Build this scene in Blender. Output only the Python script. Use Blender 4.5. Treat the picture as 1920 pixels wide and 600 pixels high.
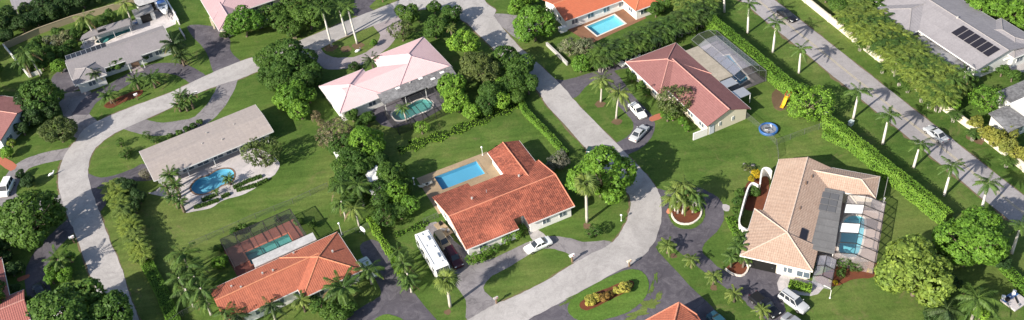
import bpy, bmesh, math, random
import numpy as np
from mathutils import Vector, Matrix

R = math.radians
random.seed(7)
for o in list(bpy.data.objects):
    bpy.data.objects.remove(o)
scene = bpy.context.scene
C = scene.collection

# ------------------------------------------------------------------ camera
F, PITCH, ROLL, CAMH = 1900.0, R(41.5), R(-6.5), 120.0
cd = bpy.data.cameras.new('camera'); cam = bpy.data.objects.new('camera', cd); C.objects.link(cam)
fwd = Vector((0, math.cos(PITCH), -math.sin(PITCH)))
r0 = Vector((1, 0, 0)); u0 = Vector((0, math.sin(PITCH), math.cos(PITCH)))
right = r0 * math.cos(ROLL) + u0 * math.sin(ROLL)
up = u0 * math.cos(ROLL) - r0 * math.sin(ROLL)
m = Matrix((right, up, -fwd)).transposed().to_4x4(); m.translation = (0, 0, CAMH)
cam.matrix_world = m
cd.sensor_width = 36; cd.lens = 36 * F / 1920; cd.clip_end = 6000; cd.clip_start = 1
scene.camera = cam

# ------------------------------------------------------------------ sky, sun, exposure
SUN_AZ, SUN_EL = R(38.5), R(30)                 # shadows run towards SUN_AZ
w = bpy.data.worlds.new('World'); scene.world = w; w.use_nodes = True
nt = w.node_tree; bg = nt.nodes['Background']
sky = nt.nodes.new('ShaderNodeTexSky'); sky.sky_type = 'NISHITA'; sky.sun_disc = False
sky.sun_elevation = SUN_EL; sky.sun_rotation = math.atan2(-math.cos(SUN_AZ), -math.sin(SUN_AZ)) % (2 * math.pi)
sky.air_density = 1.0; sky.dust_density = 1.5
nt.links.new(sky.outputs[0], bg.inputs[0]); bg.inputs[1].default_value = 0.102
sd = bpy.data.lights.new('sun', 'SUN'); sun = bpy.data.objects.new('sun', sd); C.objects.link(sun)
sd.energy = 5.0; sd.angle = R(0.6); sd.color = (1.0, 0.93, 0.82)
sun.rotation_euler = Vector((math.cos(SUN_AZ) * math.cos(SUN_EL), math.sin(SUN_AZ) * math.cos(SUN_EL), -math.sin(SUN_EL))).to_track_quat('-Z', 'Y').to_euler()
sun.location = (-100, -80, 120)
vs = scene.view_settings
vs.view_transform = 'Standard'; vs.look = 'None'; vs.gamma = 1; vs.use_curve_mapping = False; vs.exposure = 0.72

# ------------------------------------------------------------------ survey: a ground-plan point from a sight line at height z
def P(px, py, z=0.0):
    x = (px - 960) / F; y = -(py - 300) / F
    d = fwd + right * x + up * y
    t = (z - CAMH) / d.z
    return Vector((d.x * t, d.y * t, z))
def P2(px, py, z=0.0):
    p = P(px, py, z); return (p.x, p.y)
def ppm(px, py, z=0.0):                          # scale of the survey at that spot
    return F / ((P(px, py, z) - Vector((0, 0, CAMH))).dot(fwd))

# ------------------------------------------------------------------ materials
MATS = {}
class NT:
    def __init__(s, name):
        s.m = bpy.data.materials.new(name); s.m.use_nodes = True
        s.t = s.m.node_tree; s.b = s.t.nodes['Principled BSDF']; s.out = s.t.nodes['Material Output']
    def n(s, typ, **kw):
        nd = s.t.nodes.new('ShaderNode' + typ)
        for k, v in kw.items(): setattr(nd, k, v)
        return nd
    def l(s, a, b): s.t.links.new(a, b)
    def pos(s): return s.n('NewGeometry').outputs['Position']
    def uv(s): return s.n('UVMap').outputs[0]
    def noise(s, vec, scale, detail=4, rough=.6, dist=0):
        x = s.n('TexNoise'); x.inputs['Scale'].default_value = scale; x.inputs['Detail'].default_value = detail
        x.inputs['Roughness'].default_value = rough; x.inputs['Distortion'].default_value = dist
        s.l(vec, x.inputs['Vector']); return x.outputs['Fac']
    def ramp(s, fac, stops):
        x = s.n('ValToRGB'); e = x.color_ramp.elements
        while len(e) < len(stops): e.new(.5)
        for i, (p, c) in enumerate(stops):
            e[i].position = p; e[i].color = (*c, 1) if len(c) == 3 else c
        s.l(fac, x.inputs[0]); return x.outputs[0]
    def mix(s, fac, a, b, mode='MIX'):
        x = s.n('Mix', data_type='RGBA', blend_type=mode)
        if isinstance(fac, float): x.inputs[0].default_value = fac
        else: s.l(fac, x.inputs[0])
        for i, c in ((6, a), (7, b)):
            if isinstance(c, tuple): x.inputs[i].default_value = (*c[:3], 1)
            else: s.l(c, x.inputs[i])
        return x.outputs[2]
    def math(s, op, a, b=0.0):
        x = s.n('Math', operation=op)
        for i, c in ((0, a), (1, b)):
            if isinstance(c, (int, float)): x.inputs[i].default_value = c
            else: s.l(c, x.inputs[i])
        return x.outputs[0]
    def bump(s, h, strength=.3, dist=.05):
        x = s.n('Bump'); x.inputs['Strength'].default_value = strength; x.inputs['Distance'].default_value = dist
        s.l(h, x.inputs['Height']); s.l(x.outputs[0], s.b.inputs['Normal'])
    def col(s, c):
        if isinstance(c, tuple): s.b.inputs['Base Color'].default_value = (*c[:3], 1)
        else: s.l(c, s.b.inputs['Base Color'])
    def rough(s, r, spec=.3):
        s.b.inputs['Roughness'].default_value = r; s.b.inputs['Specular IOR Level'].default_value = spec
        return s

def BW(k): return (k, k, k)
def m_plain(name, c, rough=.6, spec=.3, metal=0, var=.12, scale=1.5):
    if name in MATS: return MATS[name]
    a = NT(name); a.rough(rough, spec); a.b.inputs['Metallic'].default_value = metal
    f = a.noise(a.pos(), scale, 6, .65)
    a.col(a.mix(f, tuple(x * (1 - var) for x in c), tuple(min(1, x * (1 + var)) for x in c)))
    MATS[name] = a.m; return a.m

def m_grass(name, dark, mid, dry, patch=1.0):
    a = NT(name); a.rough(.95, .1); p = a.pos()
    big = a.noise(p, .028, 5, .62, .5); medm = a.noise(p, .22, 7, .72, .9); fine = a.noise(p, 2.4, 7, .8); tiny = a.noise(p, 9, 4, .75)
    mp = a.n('Mapping'); mp.inputs['Rotation'].default_value = (0, 0, R(-24)); mp.inputs['Scale'].default_value = (.05, .9, 1); a.l(p, mp.inputs[0])
    mow = a.noise(mp.outputs[0], 1.0, 3, .5)        # faint mowing passes
    c = a.ramp(medm, [(.30, dark), (.5, mid), (.70, dry)])
    c2 = a.ramp(big, [(.36, dark), (.5, mid), (.62, dry)])
    c = a.mix(.5, c, c2)
    c = a.mix(1.0, c, a.ramp(mow, [(.3, BW(.84)), (.7, BW(1.14))]), 'MULTIPLY')
    c = a.mix(1.0, c, a.ramp(fine, [(.25, BW(.58)), (.5, BW(.97)), (.78, BW(1.38))]), 'MULTIPLY')
    c = a.mix(1.0, c, a.ramp(tiny, [(.25, BW(.68)), (.75, BW(1.28))]), 'MULTIPLY')
    weeds = a.ramp(a.noise(p, .55, 6, .8, 1.5), [(.60, BW(0)), (.70, BW(.55))])
    c = a.mix(weeds, c, tuple(x * .62 for x in dark))
    # worn earth and dry straw show through in irregular patches
    bare = a.ramp(a.noise(p, .13, 8, .78, 1.4), [(.57, BW(0)), (.72, BW(.85 * patch))])
    c = a.mix(bare, c, (.17, .145, .068))
    a.col(c); a.bump(fine, .6, .12); MATS[name] = a.m
m_grass('grass', (.042, .090, .017), (.086, .144, .029), (.160, .185, .055))
m_grass('grass_lush', (.050, .112, .018), (.084, .162, .028), (.115, .18, .038), .3)

def m_road(name, c, stain, crackamt=.35, tint=(1, 1, 1)):
    a = NT(name); a.rough(.9, .15); p = a.pos()
    big = a.noise(p, .07, 6, .7, 1.2); medm = a.noise(p, .5, 8, .75, 1.2); fine = a.noise(p, 6, 6, .8); spots = a.noise(p, 1.3, 5, .7, .4)
    wv = a.n('VectorMath', operation='ADD'); nn = a.n('TexNoise'); nn.inputs['Scale'].default_value = .45; nn.inputs['Detail'].default_value = 4; a.l(p, nn.inputs['Vector'])
    sc = a.n('VectorMath', operation='SCALE'); sc.inputs['Scale'].default_value = 2.2; a.l(nn.outputs['Color'], sc.inputs[0])
    a.l(p, wv.inputs[0]); a.l(sc.outputs[0], wv.inputs[1])
    def cracks(scale, wid):
        v = a.n('TexVoronoi', feature='DISTANCE_TO_EDGE'); v.inputs['Scale'].default_value = scale; a.l(wv.outputs[0], v.inputs['Vector'])
        return a.ramp(v.outputs['Distance'], [(0.0, BW(1)), (wid, BW(0))])
    col = a.ramp(big, [(.3, tuple(x * .72 for x in c)), (.5, c), (.7, tuple(x * 1.18 for x in c))])
    col = a.mix(a.ramp(medm, [(.47, BW(0)), (.70, BW(.75))]), col, stain)
    col = a.mix(a.ramp(spots, [(.64, BW(0)), (.72, BW(.5))]), col, tuple(x * .55 for x in stain))
    col = a.mix(1.0, col, a.ramp(fine, [(.25, BW(.76)), (.75, BW(1.2))]), 'MULTIPLY')
    col = a.mix(a.math('MULTIPLY', cracks(.16, .012), crackamt), col, tuple(x * .4 for x in c))
    col = a.mix(a.math('MULTIPLY', cracks(.5, .03), a.math('MULTIPLY', a.ramp(big, [(.5, BW(0)), (.6, BW(1))]), crackamt)), col, tuple(x * .45 for x in c))
    a.col(col); a.bump(fine, .25, .02); MATS[name] = a.m
m_road('street_concrete', (.40, .378, .368), (.28, .262, .255), .16)
m_road('road_asphalt', (.325, .305, .308), (.235, .22, .222), .22)
m_road('drive_asphalt', (.098, .090, .106), (.17, .157, .172), .5)
m_road('drive_worn', (.25, .232, .238), (.12, .11, .12), .6)
m_road('drive_paver', (.33, .285, .29), (.22, .19, .195), .1)
m_road('deck_sand', (.34, .255, .165), (.25, .19, .13), .1)
m_road('deck_brick', (.24, .125, .075), (.15, .08, .055), .1)
m_road('deck_red', (.20, .075, .058), (.12, .05, .042), .1)
m_road('deck_white', (.52, .48, .48), (.32, .31, .31), .05)
m_road('deck_blush', (.42, .335, .30), (.34, .27, .245), .05)
m_road('mulch', (.15, .052, .028), (.085, .036, .024), 0)
m_road('verge', (.165, .128, .078), (.11, .095, .05), 0)
m_road('dirt', (.15, .10, .06), (.10, .07, .04), 0)

def m_tile(name, c, c2, stain=(.05, .03, .025), stain_amt=.0, wid=.33, course=.42, bumpk=.5, lines=.35):
    a = NT(name); a.rough(.85, .2); uv = a.uv(); p = a.pos()
    sx = a.n('SeparateXYZ'); a.l(uv, sx.inputs[0]); U, V = sx.outputs[0], sx.outputs[1]
    row = a.math('FRACT', a.math('DIVIDE', V, course))
    br = a.n('TexBrick'); br.offset = 0.5; br.inputs['Scale'].default_value = 1; br.inputs['Mortar Size'].default_value = .0
    br.inputs['Brick Width'].default_value = wid; br.inputs['Row Height'].default_value = course
    br.inputs['Color1'].default_value = (*c, 1); br.inputs['Color2'].default_value = (*c2, 1); a.l(uv, br.inputs['Vector'])
    col = a.mix(.5, br.outputs['Color'], a.ramp(a.noise(p, .5, 6, .7, .5), [(.3, c), (.7, c2)]))
    ln = a.ramp(row, [(0, BW(1 - lines)), (.22, BW(1)), (1, BW(1.03))])
    col = a.mix(1.0, col, ln, 'MULTIPLY')
    fine = a.noise(p, 5, 6, .8)
    col = a.mix(1.0, col, a.ramp(fine, [(.25, BW(.78)), (.75, BW(1.16))]), 'MULTIPLY')
    if stain_amt:
        s1 = a.noise(p, .15, 6, .7, .6); s2 = a.noise(p, 1.8, 6, .85)
        s = a.math('MULTIPLY', a.ramp(s1, [(.33, BW(0)), (.50, BW(1))]), a.ramp(s2, [(.36, BW(.15)), (.58, BW(1))]))
        col = a.mix(a.math('MULTIPLY', s, stain_amt), col, stain)
    a.col(col)
    wave = a.math('ABSOLUTE', a.math('SINE', a.math('MULTIPLY', U, math.pi / wid)))
    h = a.math('ADD', wave, a.math('MULTIPLY', row, -.6))
    a.bump(h, bumpk, .07); MATS[name] = a.m; return a.m
m_tile('tile_red', (.44, .125, .075), (.53, .175, .11), (.085, .028, .023), .82)
m_tile('tile_orange', (.45, .14, .08), (.52, .175, .105), (.19, .065, .048), .5, lines=.2, bumpk=.35)
m_tile('tile_coral', (.50, .135, .065), (.56, .165, .085), (.3, .1, .07), .3, lines=.15, bumpk=.3)
m_tile('tile_rose', (.265, .118, .112), (.325, .155, .145), (.20, .09, .085), .4)
m_tile('tile_dusty', (.36, .13, .115), (.42, .165, .14), (.2, .08, .07), .25)
m_tile('tile_beige', (.45, .315, .24), (.55, .41, .32), (.30, .19, .14), .4)
m_tile('tile_pink', (.70, .475, .475), (.75, .525, .525), (.55, .34, .36), .25, bumpk=.15, lines=.06)
m_tile('tile_lilac', (.44, .29, .305), (.48, .33, .345), (.36, .26, .27), .35, bumpk=.15, lines=.08)
m_tile('roof_gravel', (.36, .31, .28), (.41, .355, .325), (.27, .24, .24), .45, wid=.9, course=.9, bumpk=.08, lines=.07)
m_tile('roof_shingle', (.25, .225, .235), (.30, .275, .28), (.21, .20, .20), .5, wid=.5, course=.4, bumpk=.1, lines=.12)
m_tile('roof_silver', (.28, .262, .275), (.335, .315, .328), (.19, .178, .188), .4, wid=.6, course=3, bumpk=.2, lines=.06)
m_tile('roof_old_and_shade', (.25, .245, .25), (.34, .335, .335), (.10, .098, .10), .95, wid=1.2, course=3.0, bumpk=.1, lines=.1)
m_tile('roof_slab', (.50, .49, .48), (.60, .585, .575), (.25, .24, .24), .6, wid=1.2, course=3, bumpk=.05, lines=.05)
m_tile('roof_sand', (.36, .315, .25), (.43, .38, .31), (.2, .18, .15), .5, wid=1, course=2, bumpk=.05, lines=.05)
m_tile('roof_darkgrey', (.17, .165, .165), (.215, .21, .21), (.11, .11, .11), .4, wid=.9, course=1.6, bumpk=.1, lines=.25)

def m_leaf(name, c, var=.35, trans=.27):
    a = NT(name); a.t.nodes.remove(a.b)
    g = a.n('NewGeometry'); oi = a.n('ObjectInfo')
    f = a.ramp(g.outputs['Random Per Island'], [(0, tuple(x * (1 - var) for x in c)), (.6, c), (1, (min(1, c[0] * (1 + var * 1.15)), c[1] * (1 + var), c[2] * (1 + var * .7)))])
    f = a.mix(1.0, f, a.ramp(oi.outputs['Random'], [(0, (.82, .86, .9)), (1, (1.18, 1.1, 1.0))]), 'MULTIPLY')
    f = a.mix(1.0, f, a.ramp(a.noise(a.pos(), .55, 3, .6), [(.3, (.72, .80, .8)), (.7, (1.28, 1.18, 1.1))]), 'MULTIPLY')
    d = a.n('BsdfPrincipled'); d.inputs['Roughness'].default_value = .55; d.inputs['Specular IOR Level'].default_value = .22
    t = a.n('BsdfTranslucent'); ms = a.n('MixShader'); ms.inputs[0].default_value = trans
    a.l(f, d.inputs['Base Color']); a.l(a.mix(.5, f, (c[0] * 1.2, c[1] * 1.3, c[2] * .5)), t.inputs[0])
    a.l(d.outputs[0], ms.inputs[1]); a.l(t.outputs[0], ms.inputs[2]); a.l(ms.outputs[0], a.out.inputs[0])
    MATS[name] = a.m
m_leaf('leaf_dark', (0.042, 0.088, 0.026)); m_leaf('leaf_mid', (0.07, 0.145, 0.028)); m_leaf('leaf_bright', (0.118, 0.245, 0.032))
m_leaf('leaf_yellow', (0.225, 0.31, 0.056)); m_leaf('leaf_olive', (0.105, 0.145, 0.045)); m_leaf('leaf_brown', (0.19, 0.17, 0.1), .4)
m_leaf('leaf_silver', (0.2, 0.22, 0.13)); m_leaf('leaf_gold', (.42, .33, .02)); m_leaf('leaf_lime', (0.165, 0.315, 0.04))
m_leaf('leaf_tip', (0.24, 0.26, 0.055)); m_leaf('leaf_palm', (0.085, 0.155, 0.036)); m_leaf('leaf_palm_dark', (0.055, 0.095, 0.032))
m_leaf('leaf_palm_pale', (0.155, 0.22, 0.055)); m_leaf('leaf_palm_yellow', (0.165, 0.235, 0.05)); m_leaf('leaf_dry', (.22, .17, .09))
m_leaf('leaf_grey', (.20, .20, .16)); m_leaf('leaf_croton', (.44, .43, .10)); m_leaf('leaf_rust', (.26, .17, .05))
m_plain('bark', (.16, .125, .095), .95, .1, var=.35, scale=5)
m_plain('bark_pale', (.46, .42, .37), .9, .1, var=.2, scale=3)
m_plain('bark_white', (.62, .58, .53), .85, .15, var=.12, scale=3)
m_plain('shaft_green', (.13, .19, .05), .5)
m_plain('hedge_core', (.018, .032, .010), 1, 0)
for k, c in dict(wall_white=(.78, .76, .72), wall_cream=(.62, .56, .44), wall_pale=(.62, .62, .60), wall_blue=(.52, .55, .60), wall_tan=(.33, .275, .185),
                 trim_white=(.76, .75, .73), trim_brown=(.20, .13, .09), wood=(.25, .17, .11), block=(.42, .40, .38)).items():
    m_plain(k, c, .8, .2, var=.1, scale=.9)
m_plain('ridge_pale', (.56, .44, .36), .85); m_plain('ridge_rose', (.50, .26, .22), .85); m_plain('ridge_red', (.55, .22, .14), .85)
m_plain('ridge_pink', (.48, .34, .36), .85); m_plain('ridge_grey', (.28, .26, .26), .85); m_plain('ridge_orange', (.56, .23, .13), .85)
m_plain('glass', (.03, .035, .042), .08, .6, var=.05); m_plain('glass_blue', (.10, .13, .16), .1, .6, var=.05)
m_plain('alu', (.55, .55, .56), .4, .5, .6, var=.05); m_plain('alu_dark', (.045, .042, .04), .5, .4, .2, var=.1); m_plain('steel_dark', (.13, .13, .13), .6, .3, .2); m_plain('steel', (.33, .33, .34), .5, .4, .5)
m_plain('rubber', (.02, .02, .02), .9, .1); m_plain('rim', (.5, .5, .5), .3, .5, .8)
m_plain('lamp_red', (.35, .02, .02), .3, .5); m_plain('lamp_clear', (.7, .7, .68), .15, .6); m_plain('black', (.012, .012, .012), .6)
for k, c in dict(white=(.80, .80, .78), silver=(.46, .47, .48), black=(.012, .012, .015), maroon=(.055, .008, .014), tan=(.36, .29, .19), green=(.02, .05, .045),
                 palegreen=(.52, .60, .57), teal=(.02, .07, .10), navy=(.015, .02, .03), grey=(.25, .26, .28)).items():
    a = m_plain('paint_' + k, c, .28, .55, var=.04)
m_plain('plastic_blue', (.04, .12, .32), .35, .5); m_plain('plastic_yellow', (.75, .42, .02), .4); m_plain('plastic_white', (.8, .8, .8), .4)
m_plain('vinyl_blue', (.06, .14, .38), .5); m_plain('plastic_red', (.45, .04, .03), .4); m_plain('solar', (.022, .020, .026), .25, .5); m_plain('solar_faded', (.12, .12, .125), .4, .4)
m_plain('paint_line', (.46, .39, .24), .8, var=.45, scale=2); m_plain('curb_white', (.66, .60, .54), .85); m_plain('brick_orange', (.38, .13, .08), .9, var=.3, scale=4)
m_plain('rock_dark', (.20, .19, .18), .9, var=.4, scale=2); m_plain('rock', (.40, .38, .36), .9, var=.35, scale=2)

def m_screen(name, c, alpha):
    a = NT(name); a.rough(.55, .3); a.col(c)
    tr = a.n('BsdfTransparent'); ms = a.n('MixShader'); ms.inputs[0].default_value = alpha
    a.l(tr.outputs[0], ms.inputs[1]); a.l(a.b.outputs[0], ms.inputs[2]); a.l(ms.outputs[0], a.out.inputs[0]); MATS[name] = a.m
m_screen('screen_dark', (.03, .03, .03), .42); m_screen('screen_grey', (.36, .36, .42), .4); m_screen('screen_white', (.86, .86, .86), .86)
m_screen('screen_pale', (.60, .54, .54), .25); m_screen('chainlink', (.20, .21, .20), .14)

def m_water(name, tint):
    a = NT(name); a.t.nodes.remove(a.b); p = a.pos()
    tr = a.n('BsdfTransparent'); tr.inputs[0].default_value = (*tint, 1)
    gl = a.n('BsdfGlossy'); gl.inputs['Roughness'].default_value = .04; gl.inputs[0].default_value = (1, 1, 1, 1)
    fr = a.n('LayerWeight'); fr.inputs[0].default_value = .5
    bp = a.n('Bump'); bp.inputs['Strength'].default_value = .25; bp.inputs['Distance'].default_value = .05
    a.l(a.noise(p, 2.2, 3, .6, .5), bp.inputs['Height']); a.l(bp.outputs[0], gl.inputs['Normal']); a.l(bp.outputs[0], fr.inputs['Normal'])
    refl = a.math('ADD', a.math('MULTIPLY', a.math('POWER', fr.outputs['Facing'], 5.0), .9), .02)
    ms = a.n('MixShader'); a.l(refl, ms.inputs[0]); a.l(tr.outputs[0], ms.inputs[1]); a.l(gl.outputs[0], ms.inputs[2])
    a.l(ms.outputs[0], a.out.inputs[0]); MATS[name] = a.m
m_water('water', (.80, .96, .99)); m_water('water_green', (.74, .90, .88)); m_water('water_deep', (.72, .90, .97))
m_plain('basin_blue', (.16, .38, .50), .7, var=.12, scale=.5); m_plain('basin_green', (.13, .32, .31), .7, var=.15, scale=.5); m_plain('basin_bright', (.24, .56, .64), .7, var=.06, scale=.5)

# ------------------------------------------------------------------ mesh helpers
class MB:
    def __init__(s): s.v = []; s.f = []
    def add(s, vs, fs):
        b = len(s.v); s.v += [tuple(x) for x in vs]; s.f += [tuple(b + i for i in f) for f in fs]; return s
    def box(s, c, d, rz=0, rx=0, ry=0):
        x, y, z = d[0] / 2, d[1] / 2, d[2] / 2
        M = Matrix.Rotation(rz, 3, 'Z') @ Matrix.Rotation(ry, 3, 'Y') @ Matrix.Rotation(rx, 3, 'X'); c = Vector(c)
        vs = [M @ Vector((i * x, j * y, k * z)) + c for i in (-1, 1) for j in (-1, 1) for k in (-1, 1)]
        return s.add(vs, [(0, 1, 3, 2), (4, 6, 7, 5), (0, 4, 5, 1), (2, 3, 7, 6), (0, 2, 6, 4), (1, 5, 7, 3)])
    def seg(s, a, b, w, h):                       # a bar from a to b
        a, b = Vector(a), Vector(b); d = b - a; L = d.length; d.normalize()
        upv = Vector((0, 0, 1)) if abs(d.z) < .95 else Vector((1, 0, 0))
        sd_ = d.cross(upv).normalized() * w / 2; u_ = sd_.cross(d).normalized() * h / 2
        vs = [p + i * sd_ + j * u_ for p in (a, b) for i, j in ((-1, -1), (1, -1), (1, 1), (-1, 1))]
        return s.add(vs, [(0, 1, 2, 3), (7, 6, 5, 4), (0, 4, 5, 1), (1, 5, 6, 2), (2, 6, 7, 3), (3, 7, 4, 0)])
    def prism(s, poly, z0, z1):
        n = len(poly)
        vs = [(p[0], p[1], z0) for p in poly] + [(p[0], p[1], z1) for p in poly]
        return s.add(vs, [tuple(range(n, 2 * n)), tuple(reversed(range(n)))] + [(i, (i + 1) % n, n + (i + 1) % n, n + i) for i in range(n)])
    def slab(s, poly, t):                         # any planar polygon thickened downwards
        n = len(poly)
        vs = [tuple(p) for p in poly] + [(p[0], p[1], p[2] - t) for p in poly]
        return s.add(vs, [tuple(range(n)), tuple(reversed(range(n, 2 * n)))] + [(i, n + i, n + (i + 1) % n, (i + 1) % n) for i in range(n)])
    def tube(s, pts, rad, k=7, cap=True):
        pts = [Vector(p) for p in pts]; n = len(pts)
        if not hasattr(rad, '__len__'): rad = [rad] * n
        b = len(s.v); vs = []
        for i, p in enumerate(pts):
            d = (pts[min(i + 1, n - 1)] - pts[max(i - 1, 0)]).normalized()
            a = d.cross(Vector((0, 0, 1)) if abs(d.z) < .9 else Vector((1, 0, 0))).normalized(); c = d.cross(a)
            vs += [p + rad[i] * (a * math.cos(2 * math.pi * j / k) + c * math.sin(2 * math.pi * j / k)) for j in range(k)]
        fs = [(i * k + j, i * k + (j + 1) % k, (i + 1) * k + (j + 1) % k, (i + 1) * k + j) for i in range(n - 1) for j in range(k)]
        if cap: fs += [tuple(reversed(range(k))), tuple(range((n - 1) * k, n * k))]
        return s.add(vs, fs)
    def dome(s, c, r, hgt, n=10, m_=4):
        vs = []; fs = []
        for i in range(m_):
            t = i / m_ * math.pi / 2
            vs += [(c[0] + r * math.cos(t) * math.cos(2 * math.pi * j / n), c[1] + r * math.cos(t) * math.sin(2 * math.pi * j / n), c[2] + hgt * math.sin(t)) for j in range(n)]
        vs.append((c[0], c[1], c[2] + hgt))
        fs = [(i * n + j, i * n + (j + 1) % n, (i + 1) * n + (j + 1) % n, (i + 1) * n + j) for i in range(m_ - 1) for j in range(n)]
        fs += [((m_ - 1) * n + j, (m_ - 1) * n + (j + 1) % n, len(vs) - 1) for j in range(n)]
        return s.add(vs, fs)
    def mesh(s, name, uv=False, fix=True):
        me = bpy.data.meshes.new(name); me.from_pydata(s.v, [], s.f)
        if fix:
            bm = bmesh.new(); bm.from_mesh(me); bmesh.ops.recalc_face_normals(bm, faces=bm.faces); bm.to_mesh(me); bm.free()
        if uv:
            L = me.uv_layers.new(name='UVMap')
            for p in me.polygons:
                nn = p.normal; h = Vector((nn.x, nn.y, 0))
                if h.length < .02: a, b = Vector((1, 0, 0)), Vector((0, 1, 0))
                else:
                    g = -h.normalized(); b = (g - nn * g.dot(nn)).normalized(); a = nn.cross(b)
                    if b.z < 0: b = -b
                for li in p.loop_indices:
                    co = me.vertices[me.loops[li].vertex_index].co; L.data[li].uv = (co.dot(a), co.dot(b))
        return me
    def build(s, name, mat, parent=None, uv=False, smooth=False, bevel=0, fix=True):
        me = s.mesh(name, uv, fix); me.materials.append(MATS[mat]); return link(name, me, parent, smooth, bevel)
def link(name, me, parent=None, smooth=False, bevel=0):
    o = bpy.data.objects.new(name, me); C.objects.link(o)
    if parent: o.parent = parent
    if smooth:
        for p in me.polygons: p.use_smooth = True
    if bevel:
        b = o.modifiers.new('bevel', 'BEVEL'); b.width = bevel; b.segments = 2; b.limit_method = 'ANGLE'
    return o
def tag(o, label, cat, group=None, kind=None):
    if label: o['label'] = label
    if cat: o['category'] = cat
    if group: o['group'] = group
    if kind: o['kind'] = kind
    return o
def thing(name, label, cat, loc=(0, 0, 0), rz=0, group=None):
    o = bpy.data.objects.new(name, None); C.objects.link(o); o.empty_display_size = .3
    o.location = loc; o.rotation_euler = (0, 0, rz); return tag(o, label, cat, group)
def override(o, mat):
    o.material_slots[0].link = 'OBJECT'; o.material_slots[0].material = MATS[mat]; return o
def smooth_loop(pts, closed=True, k=6):
    n = len(pts); out = []; pts = [Vector(p).to_2d() for p in pts]
    rng = range(n) if closed else range(n - 1)
    for i in rng:
        g = lambda j: pts[j % n] if closed else pts[max(0, min(n - 1, j))]
        a, b, c, d = g(i - 1), g(i), g(i + 1), g(i + 2)
        for t in range(k):
            t /= k
            out.append(.5 * ((2 * b) + (c - a) * t + (2 * a - 5 * b + 4 * c - d) * t * t + (3 * b - a - 3 * c + d) * t ** 3))
    if not closed: out.append(pts[-1])
    return [(p.x, p.y) for p in out]
def band(path, wid):                              # outline of a strip of even width
    L, Rr = [], []
    for i, p in enumerate(path):
        a = Vector(path[max(0, i - 1)]); b = Vector(path[min(len(path) - 1, i + 1)]); d = (b - a).normalized(); nn = Vector((-d.y, d.x)) * wid / 2
        L.append((p[0] + nn.x, p[1] + nn.y)); Rr.append((p[0] - nn.x, p[1] - nn.y))
    return L + Rr[::-1]
def area(poly): return .5 * sum(poly[i - 1][0] * poly[i][1] - poly[i][0] * poly[i - 1][1] for i in range(len(poly)))
def grow(poly, d):
    n = len(poly); s = 1 if area(poly) > 0 else -1; out = []
    for i in range(n):
        a, b, c = Vector(poly[i - 1]), Vector(poly[i]), Vector(poly[(i + 1) % n])
        e = (b - a).normalized(); g = (c - b).normalized()
        n1 = Vector((e.y, -e.x)) * s; n2 = Vector((g.y, -g.x)) * s; mm = (n1 + n2)
        mm = mm / max(.4, mm.length_squared / 2)
        out.append((b.x + mm.x * d, b.y + mm.y * d))
    return out
def sheet(name, outer, holes, z, mat, parent=None, kind='structure', thick=0):
    bm = bmesh.new()
    for loop in [outer] + holes:
        vs = [bm.verts.new((p[0], p[1], z)) for p in loop]
        for i in range(len(vs)): bm.edges.new((vs[i - 1], vs[i]))
    bmesh.ops.triangle_fill(bm, use_beauty=True, use_dissolve=False, edges=bm.edges[:])
    for f in bm.faces:
        if f.normal.z < 0: f.normal_flip()
    if thick:
        g = bmesh.ops.extrude_face_region(bm, geom=bm.faces[:])
        for v in [e for e in g['geom'] if isinstance(e, bmesh.types.BMVert)]: v.co.z += thick
        bmesh.ops.recalc_face_normals(bm, faces=bm.faces)
    me = bpy.data.meshes.new(name); bm.to_mesh(me); bm.free(); me.materials.append(MATS[mat])
    o = link(name, me, parent)
    if kind: o['kind'] = kind
    return o

# ------------------------------------------------------------------ house frames: corner (x, y) and bearing of the long side
FRAME = dict(red=((-8.9, 112.4), 21.4), beige=((34.3, 104.0), -26.2), rose=((24.0, 156.9), -67.5), pink=((-31.3, 151.4), 26.0), orange=((-49.9, 110.1), 26.1),
             gravel=((-64.0, 138.0), 26.8), shingle=((-90.2, 179.4), 24.3), silver=((78.4, 155.3), 21.7), coral=((14.3, 173.5), 23.1), lilac=((-59.0, 184.7), 24.0),
             corner=((-77.8, 108.2), 24.0), flat=((86.5, 131.0), 21.7))
def LW(fr, u, n):
    (x, y), a = FRAME[fr]; a = R(a)
    return (x + u * math.cos(a) - n * math.sin(a), y + u * math.sin(a) + n * math.cos(a))
def rect(fr, u0_, u1_, n0, n1): return [LW(fr, u0_, n0), LW(fr, u1_, n0), LW(fr, u1_, n1), LW(fr, u0_, n1)]
def px(*pts): return [P2(*p) for p in pts]
def ccw(p): return p if area(p) > 0 else p[::-1]

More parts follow.
